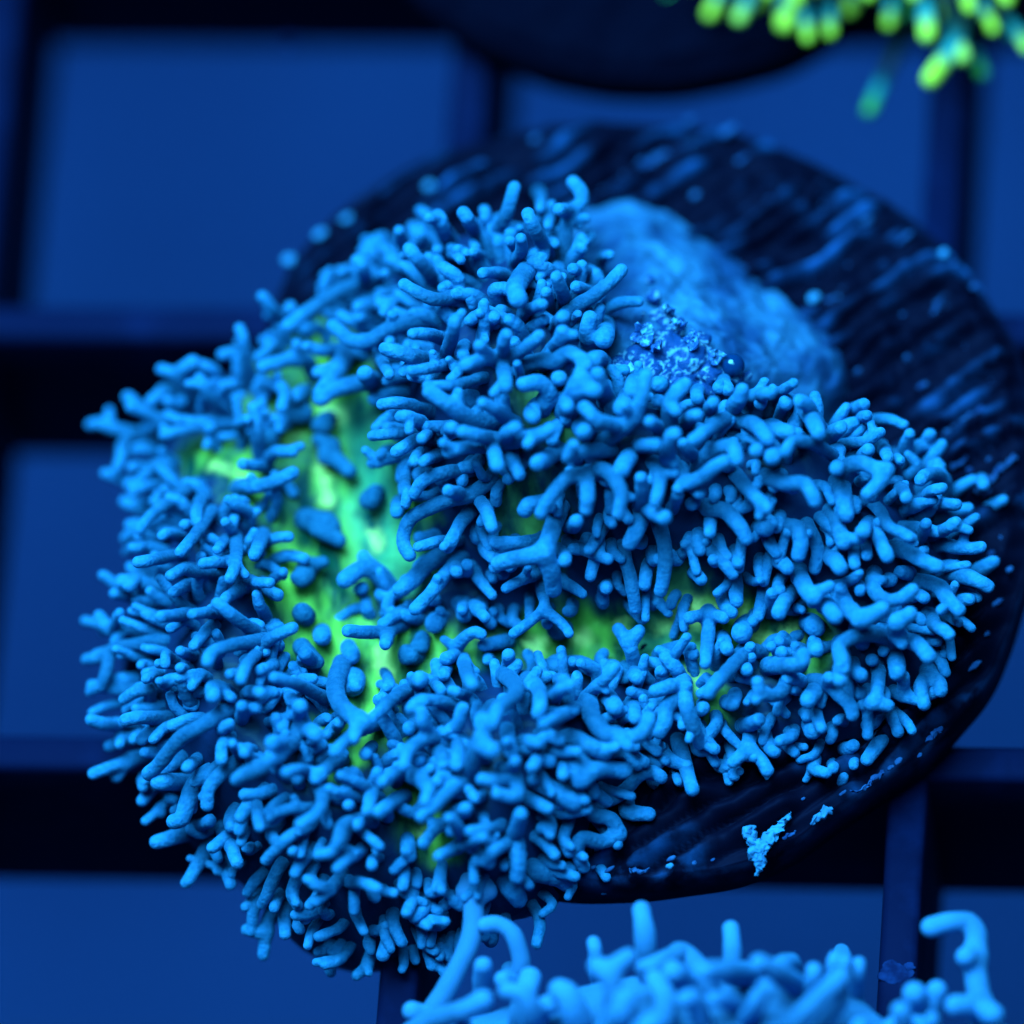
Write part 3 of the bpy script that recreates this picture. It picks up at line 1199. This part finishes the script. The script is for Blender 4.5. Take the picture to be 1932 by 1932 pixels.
'H': (251, 1400, """3 5 72,17 62,25 55,35 54,46
3 6 48,27 40,42 36,55 30,58
2 5 46,63 56,57
3 5.6 42,65 28,70 17,73
3 4.8 56,74 48,88 42,98 39,102
3 5 65,63 71,75 76,88
2 4 58,72 62,85
2 3.3 74,88 72,97
3 4.5 85,44 80,55 77,64
3 4.2 90,40 91,52 92,62
2 4 132,48 118,48 108,50 100,55
3 4.6 131,24 138,40 134,52 122,60|134,24 122,20 112,22
2 5 152,12 140,20 133,27
3 4.3 129,61 115,68 104,78 97,86
2 3.6 125,67 122,82
2 3.7 84,78
2 3.7 142,60
2 3.9 157,46
2 4.2 180,41 165,30 152,24
2 3.8 167,41 150,37 143,34
2 5 176,29 171,50
3 4.6 174,58 160,57 152,62 150,72 145,80 135,82
2 3.5 163,62 175,72 180,76
2 4.5 108,89 102,100 97,112 94,118
2 4.5 127,91 118,102 116,112 120,119
2 4 92,112 82,120
2 4.4 106,112 103,121
2 4.8 100,126 97,140 95,155|97,139 90,138 83,137
2 4.8 111,124 111,140
3 4.5 166,79 155,86 149,92
3 4.5 152,97 142,108 133,116|144,107 135,105 127,100
3 4.3 156,101 168,103 178,107
2 4.2 162,104 161,115 161,123
2 4 182,108 190,110
2 4 174,90
2 3.8 162,124 168,138
2 4 152,134 140,140 135,142
1 4 142,150 135,153
1 4 150,150 145,153
1 4 172,146 173,152
1 4.2 143,158 144,168
1 4.2 172,158 170,164 163,170
2 5.5 189,138 182,155
1 4 176,138 184,134
1 4 142,126 138,123
2 4.6 192,41 178,51
2 4 194,23 184,26"""),
'I': (550, 1150, """3 6.4 37,40 32,55 35,68 45,78 53,82
1 8.5 45,55
1 6.5 22,20
2 5.5 16,40 10,32
1 6 44,34
3 4.8 90,58 75,64 67,72 58,80
3 4.8 66,82 60,84 48,89 38,97 32,104
3 4.5 124,74 112,68 100,66 92,67 87,72
3 6 94,51
2 4.4 111,48
2 5 113,36
2 4.4 109,59
1 4 72,56
2 4 132,66 122,61 117,59
3 4.8 125,36 128,48 132,55
2 4.6 119,32 123,24 132,17 138,18
1 5 157,23 140,26
1 4 143,37
2 5 158,46 158,33
3 5.6 153,47 163,55 162,63 152,71 146,83
2 4 147,69 138,78 136,84
3 6.5 128,122 134,105 138,93 142,82|140,100 147,103
3 5 130,121 115,132 105,142 95,151
3 5 117,96 105,92 92,97 84,105 82,114|102,92 96,82 94,74
2 5.3 114,93 121,84 125,72
2 5.4 102,97 110,108 110,120 106,126
2 4.5 92,110
2 4.9 122,94 121,108 120,114
3 5.2 80,119 92,123 100,130 98,140
3 4.8 86,118 75,120 66,126
3 4.8 82,136 72,142 64,148
2 4.6 86,87
2 4.6 54,105
1 3.6 74,107
2 5 127,145
2 5.4 169,50 180,58 181,70 180,75
2 5 157,87 158,97 160,104
2 5 157,121 163,110
3 4.5 127,167 120,158 115,152
2 4.5 152,158 130,162
3 4.5 122,172 107,180|121,173 140,166"""),
'J': (900, 1200, """1 6 45,25 60,22 75,20 85,25
3 4.5 80,44 92,33 101,23
3 5 54,49 60,40 68,36
3 4.4 64,32
3 4.7 74,52 60,59 49,64
3 6 81,46 84,60 95,72 108,74 118,72 124,65 125,60
2 6.3 94,44 101,52
2 5.4 113,48 115,60
2 5.8 142,37 146,43 138,52 137,62 133,70
2 5.3 150,33 152,50 157,65 162,78|150,35 140,37 130,40
2 5.2 147,78 152,95 155,105 157,112
2 6.6 75,80 73,95 75,105|76,104 85,98 97,97 107,98
2 6 68,74 82,80 93,85
2 5 34,77 45,78
2 4.5 47,70 60,76
2 4.5 63,88 63,102
2 5 41,95
1 4 113,90
2 5 80,121 95,120 108,112 118,102 128,99 134,103
2 6.4 46,107 60,115 70,122
2 5.4 77,119 85,130 97,133 104,145|103,144 90,150 77,147 73,157 78,168
2 5.6 110,128 125,130
2 4.8 39,119 52,126
2 4.2 67,133 63,147 67,158
1 5 48,140
2 5 20,97 28,105 29,117 15,115|26,104 12,105 4,104
2 5.5 26,146 32,130
2 4.5 24,149 12,157 5,164
2 6 27,148 30,165 29,175
1 3.5 20,168
1 7 43,171 58,175 65,180
1 7 92,182
1 7 25,183 30,192
2 5 116,24 112,10 109,3|109,3 103,-5|110,4 118,-4
2 5 117,31
1 5.2 133,14 150,8 157,13
3 4.8 196,8 180,28 169,42
2 5 186,50"""),
'K': (1300, 1101, """2 4.8 14,22 14,40 12,58|14,22 25,25|14,22 0,25
2 7.5 38,36
2 4.5 46,28
2 5 24,39 28,48
3 5.8 58,60 70,60 82,58 83,52
3 5 52,50 40,52 28,64 15,78
2 5 42,63
3 5 73,67 68,78 60,82 52,78 50,72
2 4.5 68,50
2 4 60,46
2 4.5 66,42
2 5 90,71 100,72 108,80 117,88 119,96|102,74 102,69
2 6.5 93,77 87,85
3 6 110,44 112,58 110,70
2 5 125,67
1 5 125,80
2 5 138,64 137,80 133,87|134,87 145,89
1 4.5 133,56
2 6.3 150,54 152,65
1 4 141,50
2 5.3 175,65 169,75 171,88|175,66 182,72 183,78
2 5 32,88
1 4.5 86,97
1 6.5 90,107
1 4.5 75,110
1 3.2 73,118 84,119
2 5 45,106 43,122|43,121 32,130|43,120 52,128 57,136
2 5.4 40,104 51,99
2 5.4 55,113 62,122
1 4.5 92,127 91,135 100,138
1 5.5 139,114 130,128
1 5 150,99 152,108
1 4.5 156,80
1 5 130,103
1 5 120,118
1 4.2 105,135
1 4.2 112,141
1 4.2 120,132
1 4 108,100"""),
'V': (0, 0, """1 1.9 61,80
1 2.2 62,86|64,87 66,89|63,84 60,83
1 2.4 58,98 62,99|60,100 64,102
1 2.0 58,107 57,109|58,107 61,106
1 2.0 57,116
1 2.1 70,94
1 1.8 57,122 59,125
1 1.8 51,83
1 2.6 56,78
1 1.9 77,124
1 1.6 79,122
1 2.0 106,119
1 1.6 118,128"""),
}
LEVEL = {1: .6, 2: 1.3, 3: 2.15}
TOCAM = -FW


def smooth_h(s, lv, r=.25):
    h0 = r * .9
    return h0 + max(LEVEL[lv] - h0, .1) * (1 - (1 - s) ** 1.5)


def parse(lines, ox, oy, unit):
    out = []
    for ln in lines.strip().split('\n'):
        parts = ln.split('|')
        head = parts[0].split()
        lv, r = int(head[0]), float(head[1]) * unit
        chains = []
        for i, pt in enumerate(parts):
            q = [tuple(map(float, w.split(','))) for w in (head[2:] if i == 0 else pt.split())]
            chains.append([(ox + x * unit, oy + y * unit) for x, y in q])
        out.append((lv, r, chains))
    return out


def build(lv, r, chains, hf, rs=1.0, nubs=.5):
    """Photograph measurements -> limb chains in space, standing on the surface hf."""
    rr = r * PX * rs
    main = chains[0]
    res = []
    if len(main) == 1:
        x, y = main[0]
        tip = on_body(x, y, LEVEL[lv] * .95, hf)
        foot = on_body(x + random.uniform(-22, 22), y + random.uniform(-34, 12), -.5, hf)
        P = [foot, foot * .45 + tip * .55 + np.array([random.uniform(-1, 1), random.uniform(-1, 1), .6]) * .12, tip]
        res.append((P, [rr * 1.04, rr * 1.02, rr * .98]))
        lens = 1.2
    else:
        q = np.array(main)
        L = np.r_[0, np.cumsum(np.hypot(*np.diff(q, axis=0).T))]
        s = L / L[-1]
        P = [on_body(x, y, smooth_h(t, lv, rr), hf) for (x, y), t in zip(main, s)]
        # a buried root so that the limb grows out of the tissue
        d = P[0] - P[1]
        root = P[0] + d / (np.linalg.norm(d) + 1e-6) * .12 - Hn(P[0]) * (rr + .5)
        P = [root] + P
        rad = [rr * 1.02] + [rr * (1.12 - .20 * t) for t in s]
        res.append((P, rad))
        lens = L[-1] * PX
    if len(main) > 2 and random.random() < nubs:
        k = random.randint(2, len(P) - 1)
        c0 = P[k] + (P[k - 1] - P[k]) * random.uniform(.15, .7)
        ax_ = P[k] - P[k - 1]
        sd = np.cross(ax_, np.array([random.gauss(0, 1), random.gauss(0, 1), random.gauss(0, .4)]))
        sd = sd / (np.linalg.norm(sd) + 1e-6) + ax_ / (np.linalg.norm(ax_) + 1e-6) * .5
        res.append(([c0, c0 + sd * rr * random.uniform(1.4, 2.6)], [rr * .85, rr * .7]))
    for br in chains[1:]:
        # fork: starts on the main limb near its first point
        q0 = np.array(br[0])
        if len(main) > 1:
            M = np.array(main)
            k = np.argmin(np.hypot(*(M - q0).T))
            s0 = L[k] / L[-1]
        else:
            s0 = .8
        n = len(br)
        P = [on_body(x, y, smooth_h(min(1, s0 + (1 - s0) * i / max(1, n - 1) + .1 * i), lv, rr), hf) for i, (x, y) in enumerate(br)]
        if len(P) == 1:
            P = [res[0][0][-2], P[0]]
        res.append((P, [rr * (1.02 - .10 * i / max(1, len(P) - 1)) for i in range(len(P))]))
        lens += 1
    return res, lens * rr


limbs = []
for key, (ox, oy, txt) in SHEETS.items():
    unit = 10.0 if key == 'V' else 2.59
    for lv, r, ch in parse(txt, ox, oy, unit):
        if key == 'V':
            lv = 1
            x, y = ch[0][-1]
            ch = [ch[0]] + [[(x + random.uniform(-1, 1) * r * .6, y + random.uniform(-1, .6) * r * .6)] for _ in range(6)] + ch[1:]
            r = r * .64
        res, size = build(lv, r, ch, Hf, 1.0)
        limbs.append((size * (1 + .3 * lv), res, key == 'V'))

# the small ones underneath, filling the gaps of the fur
used = np.array([p[:2] for _, res, _b in limbs for P, _ in res for p in P])
OUTW = CP[:len(OUT), :2]


def inside(p, poly):
    x, y = p
    c = False
    j = len(poly) - 1
    for i in range(len(poly)):
        if (poly[i][1] > y) != (poly[j][1] > y) and x < (poly[j][0] - poly[i][0]) * (y - poly[i][1]) / (poly[j][1] - poly[i][1]) + poly[i][0]:
            c = not c
        j = i
    return c


pts = used.copy()
OUTV = [q[:2] for q in OUT]
BARE = [([(600, 740), (640, 800), (650, 900), (660, 1000), (620, 1070)], 112), ([(700, 820), (735, 940), (740, 1050)], 50), ([(545, 760), (570, 900), (570, 1010)], 55), ([(600, 1100), (590, 1180), (720, 1250)], 62), ([(720, 1250), (860, 1225), (1000, 1200), (1200, 1190), (1440, 1170)], 64),
        ([(700, 1290), (640, 1420)], 34), ([(390, 865), (470, 900)], 34), ([(770, 1530), (830, 1580)], 30), ([(1000, 930), (1010, 1010)], 34)]
fill = 0
cand = np.stack([rng.uniform(180, 1850, 9000), rng.uniform(400, 1850, 9000)], 1)
cand = np.array([q for q in cand if inside(q, OUTV)])
keep = np.ones(len(cand), dtype=bool)
for l, w in BARE:
    keep &= seg_dist(cand[:, 0], cand[:, 1], l) > w
cand = cand[keep]
zz = np.full(len(cand), 5.0)
for _ in range(12):
    dd = FW + RT * ((cand[:, :1] - 966) / 1932 / FN) - UP * ((cand[:, 1:] - 966) / 1932 / FN)
    W = CAM + dd * ((zz - CAM[2]) / dd[:, 2])[:, None]
    zz = .35 * zz + .65 * (Hf(W) + .3)
for p in W[:, :2]:
    if ((pts - p) ** 2).sum(1).min() < .26 ** 2:
        continue
    n = Hn(p)
    z = Hf(np.array([[p[0], p[1], 0]]))[0]
    base = np.array([p[0], p[1], z])
    out = n * .8 + np.array([n[0], n[1], 0]) * 1.0 + rng.normal(0, .38, 3)
    out[2] = max(out[2], .15)
    out /= np.linalg.norm(out)
    L = rng.uniform(.6, 1.2)
    rr = rng.uniform(.15, .23)
    bend = rng.normal(0, .22, 3)
    res = [([base - n * .5, base + out * L * .5 + n * .05, base + out * L + bend], [rr * 1.05, rr, rr * .9])]
    if rng.random() < .12:
        res.append(([base + out * L * .5, base + out * L * .8 + rng.normal(0, .45, 3)], [rr * .95, rr * .85]))
    limbs.append((L * rr * .6, res, False))
    pts = np.vstack([pts, [p]])
    fill += 1
    if fill > 1150:
        break

limbs.sort(key=lambda q: -q[0])


def joined(parts):
    vs, fs, n = [], [], 0
    for v, f in parts:
        vs.append(v)
        fs.append(f + n)
        n += len(v)
    return np.vstack(vs), np.vstack(fs)


rest, rest_n, rest_t = [], [], []
for i, (size, res, bud) in enumerate(limbs):
    if i < 287 or bud:
        limb_obj('tentacle_bud' if bud else 'tentacle', res, M_bud if bud else M_tent, coral)
    else:
        rest.append(limb_mesh(res, .5, normals=rest_n, tips=rest_t))
v, f = joined(rest)
me = mesh('small_tentacles', v, f)
attr(me, 'tip', np.concatenate(rest_t))
me.normals_split_custom_set_from_vertices(np.vstack(rest_n).tolist())
obj('small_tentacles', me, M_tent, coral, kind='stuff')

# pale bare foot behind the crest
FOOT = [(1075, 395, 4.6), (1160, 372, 4.4), (1250, 398, 4.2), (1340, 455, 4.1), (1430, 520, 4.1), (1500, 585, 4.0), (1565, 620, 4.0), (1600, 680, 3.9), (1595, 760, 3.9),
        (1450, 830, 4.6), (1250, 830, 7.6), (1100, 720, 8.0), (1050, 560, 7.2)]
FIN = [(1250, 660, 8.6), (1200, 520, 7.4), (1350, 620, 7.4), (1400, 730, 7.2), (1180, 430, 5.8), (1330, 530, 6.0), (1480, 650, 5.8), (1520, 720, 5.6), (1150, 600, 8.2)]
CF = np.array([unp(*q) for q in FOOT + FIN])
nF = len(CF)
Kf = tps(((CF[:, None, :2] - CF[None, :, :2]) ** 2).sum(-1)) + np.eye(nF) * .5
Pf = np.c_[np.ones(nF), CF[:, :2]]
solf = np.linalg.solve(np.block([[Kf, Pf], [Pf.T, np.zeros((3, 3))]]), np.r_[CF[:, 2], np.zeros(3)])


def Hfoot(p):
    p = np.atleast_2d(p)
    r2 = ((p[:, None, :2] - CF[None, :, :2]) ** 2).sum(-1)
    q = tps(r2) @ solf[:nF] + solf[nF] + p[:, :2] @ solf[nF + 1:]
    qq = np.c_[p[:, :2], p[:, 0] * 0]
    return np.clip(q, 1, 9) + .5 * (fbm(qq * .6, 2, 33) - .5)


V, F = body_mesh(CF[:len(FOOT)], Hfoot, rings=90, segs=240, skirt=.8, relief=.9)
obj('foot', mesh('foot', V, F), M_foot, coral)

# ------------------------------------------------------------------ glue blob with a trapped bubble
gc = on_body(1280, 680, 0, Hfoot)
glue = thing('glue_blob', 'lumpy clear glue with a tiny bubble, behind the crest of the large coral', 'glue', gc)
GEL = [(1165, 690, 9, .45), (1185, 712, 10, .45), (1215, 640, 0, .45), (1240, 600, 0, .45), (1255, 650, 0, .65), (1300, 670, 0, .7), (1335, 695, 0, .65), (1370, 705, 0, .5), (1230, 700, 0, .65),
       (1280, 715, 0, .65), (1200, 670, 0, .5), (1235, 560, 0, .34), (1320, 645, 0, .45), (1150, 725, 0, .4), (1270, 615, 0, .5), (1228, 530, 0, .26), (1395, 712, 0, .4), (1330, 730, 0, .5)]
ch = []
for x, y, _, r in GEL:
    p = on_body(x, y, .12, Hfoot)
    ch.append(([p, p + np.array([.1, .05, .05])], [r, r * .9]))
cs = ch
allp = np.vstack([p for p, _ in cs])
lo_, hi_ = allp.min(0) - .9, allp.max(0) + .9
hstep = .07
n_ = np.ceil((hi_ - lo_) / hstep).astype(int) + 1
g_ = np.stack(np.meshgrid(*[lo_[i] + hstep * np.arange(n_[i]) for i in range(3)], indexing='ij'), -1).reshape(-1, 3)
Fg = np.full(len(g_), 1e9)
for P, r in cs:
    d = np.linalg.norm((g_ - P[0]) * np.array([1, 1, 1.7]), axis=1) - r[0]
    q = np.maximum(.25 - np.abs(Fg - d), 0) / .25
    Fg = np.minimum(Fg, d) - q * q * .25 * .25
Fg = Fg + (1 - np.abs(2 * fbm(g_ * 3.1, 3, 51) - 1) * 2.2) * .16 + (fbm(g_ * 5, 2, 57) - .5) * .05
v, f = surface_nets(Fg.reshape(n_), lo_, hstep)
me = mesh('gel', v, f)
attr(me, 'lit_film', np.clip(sstep(.90, .985, 1 - np.abs(2 * fbm(v * 2.6, 3, 51) - 1)) * .9 + 1.0 * sstep(.66, .74, fbm(v * 5, 3, 77)), 0, 1))
obj('gel', me, M_gel, glue)
# crumpled flakes of film standing on it
for i, (x, y, r, tilt) in enumerate([(1212, 632, .38, .5), (1172, 700, .42, .3), (1262, 585, .25, .9), (1238, 655, .22, .7), (1305, 640, .3, .4), (1350, 672, .25, .6), (1200, 726, .3, .8), (1282, 612, .24, 1.1)]):
    c0 = on_body(x, y, .62, Hfoot)
    vs, fs = [], []
    for a in range(5):
        for j in range(20):
            an = 2 * math.pi * j / 20
            rr = r * a / 4
            cup = .25 * rr * rr / r + .34 * (vnoise(np.array([[math.cos(an) * 3 + i, math.sin(an) * 3, a * .8]]), i)[0] - .5)
            w = 1 + .9 * (vnoise(np.array([[math.cos(an) * 2 + i * 5, math.sin(an) * 2, 0]]), 9)[0] - .5)
            vs.append((rr * w * math.cos(an), rr * w * math.sin(an), cup))
    for a in range(4):
        for j in range(20):
            fs.append((a * 20 + j, (a + 1) * 20 + j, (a + 1) * 20 + (j + 1) % 20, a * 20 + (j + 1) % 20))
    Rm = np.array(Matrix.Rotation(i * 1.3, 3, 'Z') @ Matrix.Rotation(tilt, 3, 'X'))
    v = np.array(vs) @ Rm.T + c0
    nv = len(v)
    v2 = np.vstack([v, v - Rm[:, 2] * .05])
    f2 = fs + [tuple(q + nv for q in ff[::-1]) for ff in fs] + [(80 + j, 80 + nv + j, 80 + nv + (j + 1) % 20, 80 + (j + 1) % 20) for j in range(20)]
    obj('flake', mesh('flake', v2, f2), M_flake, glue)
pb = on_body(1382, 690, .45, Hfoot)
blob('bubble', pb, (.40, .40, .40), M_bubble, glue, 1, .0, res=20)

# ------------------------------------------------------------------ foreground coral at the near edge
FGO = [(700, 1990, 1.5), (790, 1930, 1.8), (900, 1905, 2.0), (1000, 1880, 2.2), (1100, 1850, 2.4), (1200, 1835, 2.6), (1320, 1835, 2.6), (1440, 1835, 2.6), (1560, 1850, 2.4), (1640, 1880, 2.2),
       (1700, 1950, 2.0), (1800, 1960, 1.8), (1900, 1950, 1.6), (1990, 2050, 1.4), (2000, 2300, 1.2), (1850, 2550, 1), (1500, 2700, 1), (1100, 2650, 1), (800, 2450, 1), (680, 2200, 1.2)]
FGI = [(1250, 1930, 4.4), (1450, 1930, 4.4), (1050, 1960, 4.0), (1300, 2200, 6), (1600, 2150, 5), (1000, 2200, 5), (1250, 2450, 4), (1800, 2150, 3.4), (900, 2050, 3.4)]
CG = np.array([unp(*q) for q in FGO + FGI])
nG = len(CG)
Kg = tps(((CG[:, None, :2] - CG[None, :, :2]) ** 2).sum(-1)) + np.eye(nG) * 1.0
Pg = np.c_[np.ones(nG), CG[:, :2]]
solg = np.linalg.solve(np.block([[Kg, Pg], [Pg.T, np.zeros((3, 3))]]), np.r_[CG[:, 2], np.zeros(3)])


def Hg(p):
    p = np.atleast_2d(p)
    r2 = ((p[:, None, :2] - CG[None, :, :2]) ** 2).sum(-1)
    return np.clip(tps(r2) @ solg[:nG] + solg[nG] + p[:, :2] @ solg[nG + 1:], .5, 8)


fc = unp(1300, 2200, 2)
near_coral = thing('blue_coral', 'paler blue coral with long fingers, cut off by the near edge of the photo', 'coral', (fc[0], fc[1], 1.8))
V, F = body_mesh(CG[:len(FGO)], Hg, rings=60, segs=200, relief=.7)
me = mesh('body', V, F)
obj('body', me, M_tent2, near_coral)
FG = [('L', 768.5, 1585.5, 1.794, """3 11 22,190 32,172 42,155 58,125 69,95 70,70 67,42|69,60 60,54|69,45 78,46 84,53
3 9 112,148 120,132 116,112 108,96 95,88 82,89
3 11 0,205 30,188 60,178 80,168
3 10 128,200 130,180 122,162 105,158
2 9 112,150 100,146"""),
      ('M', 1076, 1662, 2.59, """3 7 57,66 55,48 54,34 52,22
2 6 118,68 118,50 117,35
2 5 19,66 18,52 17,45
3 7 31,100 31,80 28,68 20,62|29,68 36,60 42,56
2 7 100,75 92,62 82,52 72,56 60,62 53,64
3 8 128,68 112,66 98,66
3 7 165,76 152,68 138,60
2 5.5 180,78 178,66
3 7.5 162,108 175,92 188,79 197,70
3 6 128,100 137,90 142,78
2 6 122,92 110,86 104,86
3 9 28,112 36,98 40,86
2 9 5,100 -2,84 -8,80
2 8 65,105 70,88 62,72
2 7 95,100 90,86 84,86
2 8 55,112 52,104 60,104
3 5 200,60
2 7 160,60 150,64
2 8 85,75 75,66"""),
      ('N', 1508.6, 1585.5, 2.192, """3 9.5 166,178 158,160 155,140 151,115 150,98 152,82 145,71 130,71 114,75|155,142 145,142 134,142|150,100 143,100|157,146 166,150
3 8 88,172 90,160 87,146
3 7 108,170 112,160 114,154
2 6.5 30,122 29,108 31,101
2 6.5 48,128 50,114 51,106
2 6.5 10,132 12,118 12,111
2 8 50,165 52,160
2 8 20,160 34,140 32,128""")]
for key, ox, oy, unit, txt in FG:
    for lv, r, chn in parse(txt, ox, oy, unit):
        lvl = lv
        res, size = build(lvl, r, chn, Hg, 1.0, 0)
        limb_obj('tentacle', res, M_tent2, near_coral)
# the rest of that coral's fur, mostly below the frame
rest, rest_t = [], []
for _ in range(75):
    x, y = rng.uniform(780, 1900), rng.uniform(1900, 2300)
    p = on_body(x, y, 0, Hg)
    out = np.array([rng.normal(0, .5), rng.normal(0, .5), 1.0])
    out /= np.linalg.norm(out)
    L, rr = rng.uniform(.9, 1.7), rng.uniform(.27, .40)
    rest.append(limb_mesh([([p - np.array([0, 0, .4]), p + out * L * .5, p + out * L + rng.normal(0, .3, 3)], [rr * 1.05, rr, rr * .95])], tips=rest_t))
v, f = joined(rest)
me = mesh('small_tentacles', v, f)
attr(me, 'tip', np.concatenate(rest_t))
obj('small_tentacles', me, M_tent2, near_coral, kind='stuff')


def plain_disc(c, rx, z0, label, seed):
    th = np.linspace(0, 2 * math.pi, 40, endpoint=False)
    poly = [(c[0] + rx * math.cos(t), c[1] + rx * math.sin(t)) for t in th]
    V, F, lit_film, dcx = disc_mesh(poly, lambda x, y: z0 + 0 * x, rd, 1.6, .3, seed, rings=50, segs=240)
    d = thing('frag_disc', label, 'coral disc', (dcx[0], dcx[1], 0))
    me = mesh('plate', V, F)
    attr(me, 'lit_film', lit_film * .04)
    obj('plate', me, M_plain, d)
    cylinder('stem', (round((c[0] - 8) / PITCH) * PITCH + 8, round((c[1] - 8) / PITCH) * PITCH + 8), 4.2, -8.5, z0 - 1.4, M_rack, d)
    return d


plain_disc(unp(1330, 2330, 1.9), 8.6, 1.98, 'black disc under the near coral, almost wholly hidden by its fingers', 40)

# ------------------------------------------------------------------ green-tipped coral at the far edge, on its own disc
bd = unp(1245, -372, 2)
plain_disc(bd, 10.6, 1.98, 'plain black disc below the green-tipped coral at the far side', 60)
TIPS = [(1340, 26, 18, 6.5, (1375, -60)), (1395, 35, 22, 7, (1440, -70)), (1480, 46, 23, 7, (1490, -60)), (1524, 72, 19, 7, (1515, -20)), (1566, 62, 17, 7, (1560, -30)),
        (1676, 45, 18, 6.5, (1690, -50)), (1750, 66, 23, 8, (1740, -60)), (1757, 150, 24, 7.5, (1830, 20)), (1815, 108, 22, 7, (1790, 0)), (1874, 55, 20, 7, (1830, -40)),
        (1830, 15, 20, 8, (1800, -90)), (1640, 208, 17, 4.5, (1690, 100)), (1852, 138, 20, 5, (1820, 40)), (1450, -12, 18, 8, (1480, -90)), (1725, -8, 18, 8, (1700, -90)),
        (1105, 8, 17, 3.5, (1150, -80)), (1212, 14, 17, 3.8, (1240, -80)), (1640, -10, 18, 8, (1620, -100)), (1900, 0, 20, 8, (1860, -90)), (1300, -30, 18, 7, (1340, -120)),
        (1540, -20, 20, 9, (1560, -110)), (1940, 90, 20, 6.5, (1880, 0)), (1590, -40, 19, 8, (1600, -140)), (1790, -45, 20, 9, (1760, -140)), (1385, -60, 20, 8, (1420, -150)), (1425, 8, 19, 6, (1450, -80)), (1604, 18, 17, 6, (1610, -60)), (1500, 4, 18, 7, (1510, -90)), (1702, 26, 16, 5.2, (1700, -50)),
        (1786, 28, 18, 6, (1770, -60)), (1912, 62, 18, 5.2, (1880, 0)), (1262, 2, 17, 5, (1290, -80)), (1160, -4, 16, 4.5, (1200, -90)), (1360, 2, 16, 5.3, (1390, -80))]
gcoral = thing('green_coral', 'dark branching coral with glowing yellow-green finger tips, at the far corner', 'coral', (*unp(1560, -330, 2)[:2], 2.0))
hub = [unp(1480, -200, 4.0), unp(1600, -230, 5), unp(1720, -180, 5), unp(1820, -150, 4.4), unp(1380, -200, 4), unp(1250, -260, 3.4)]
v, f = limb_mesh([([unp(1560, -420, 1.6), unp(1560, -300, 3.5), hub[1]], [3.4, 2.6, 1.6])] + [([unp(1560, -300, 3.5), h_], [1.8, 1.1]) for h_ in hub], .3)
me = mesh('trunk', v, f)
attr(me, 'tip', np.zeros(len(v)))
obj('trunk', me, M_green, gcoral)
for x, y, r, z, (bx, by) in TIPS:
    tip = unp(x, y, z - 3)
    b0 = unp(bx, by, z - 4)
    h_ = min(hub, key=lambda q: np.linalg.norm(q - b0))
    P = [h_, b0, tip]
    rr = r * PX * random.uniform(.62, .95)
    v, f = limb_mesh([(P, [rr * .9, rr * .8, rr * .86])], .34)
    d = np.linalg.norm(v - tip, axis=1)
    me = mesh('polyp_finger', v, f)
    attr(me, 'tip', np.clip(random.uniform(.98, 1.25) - d / random.uniform(1.5, 2.1), 0, 1))
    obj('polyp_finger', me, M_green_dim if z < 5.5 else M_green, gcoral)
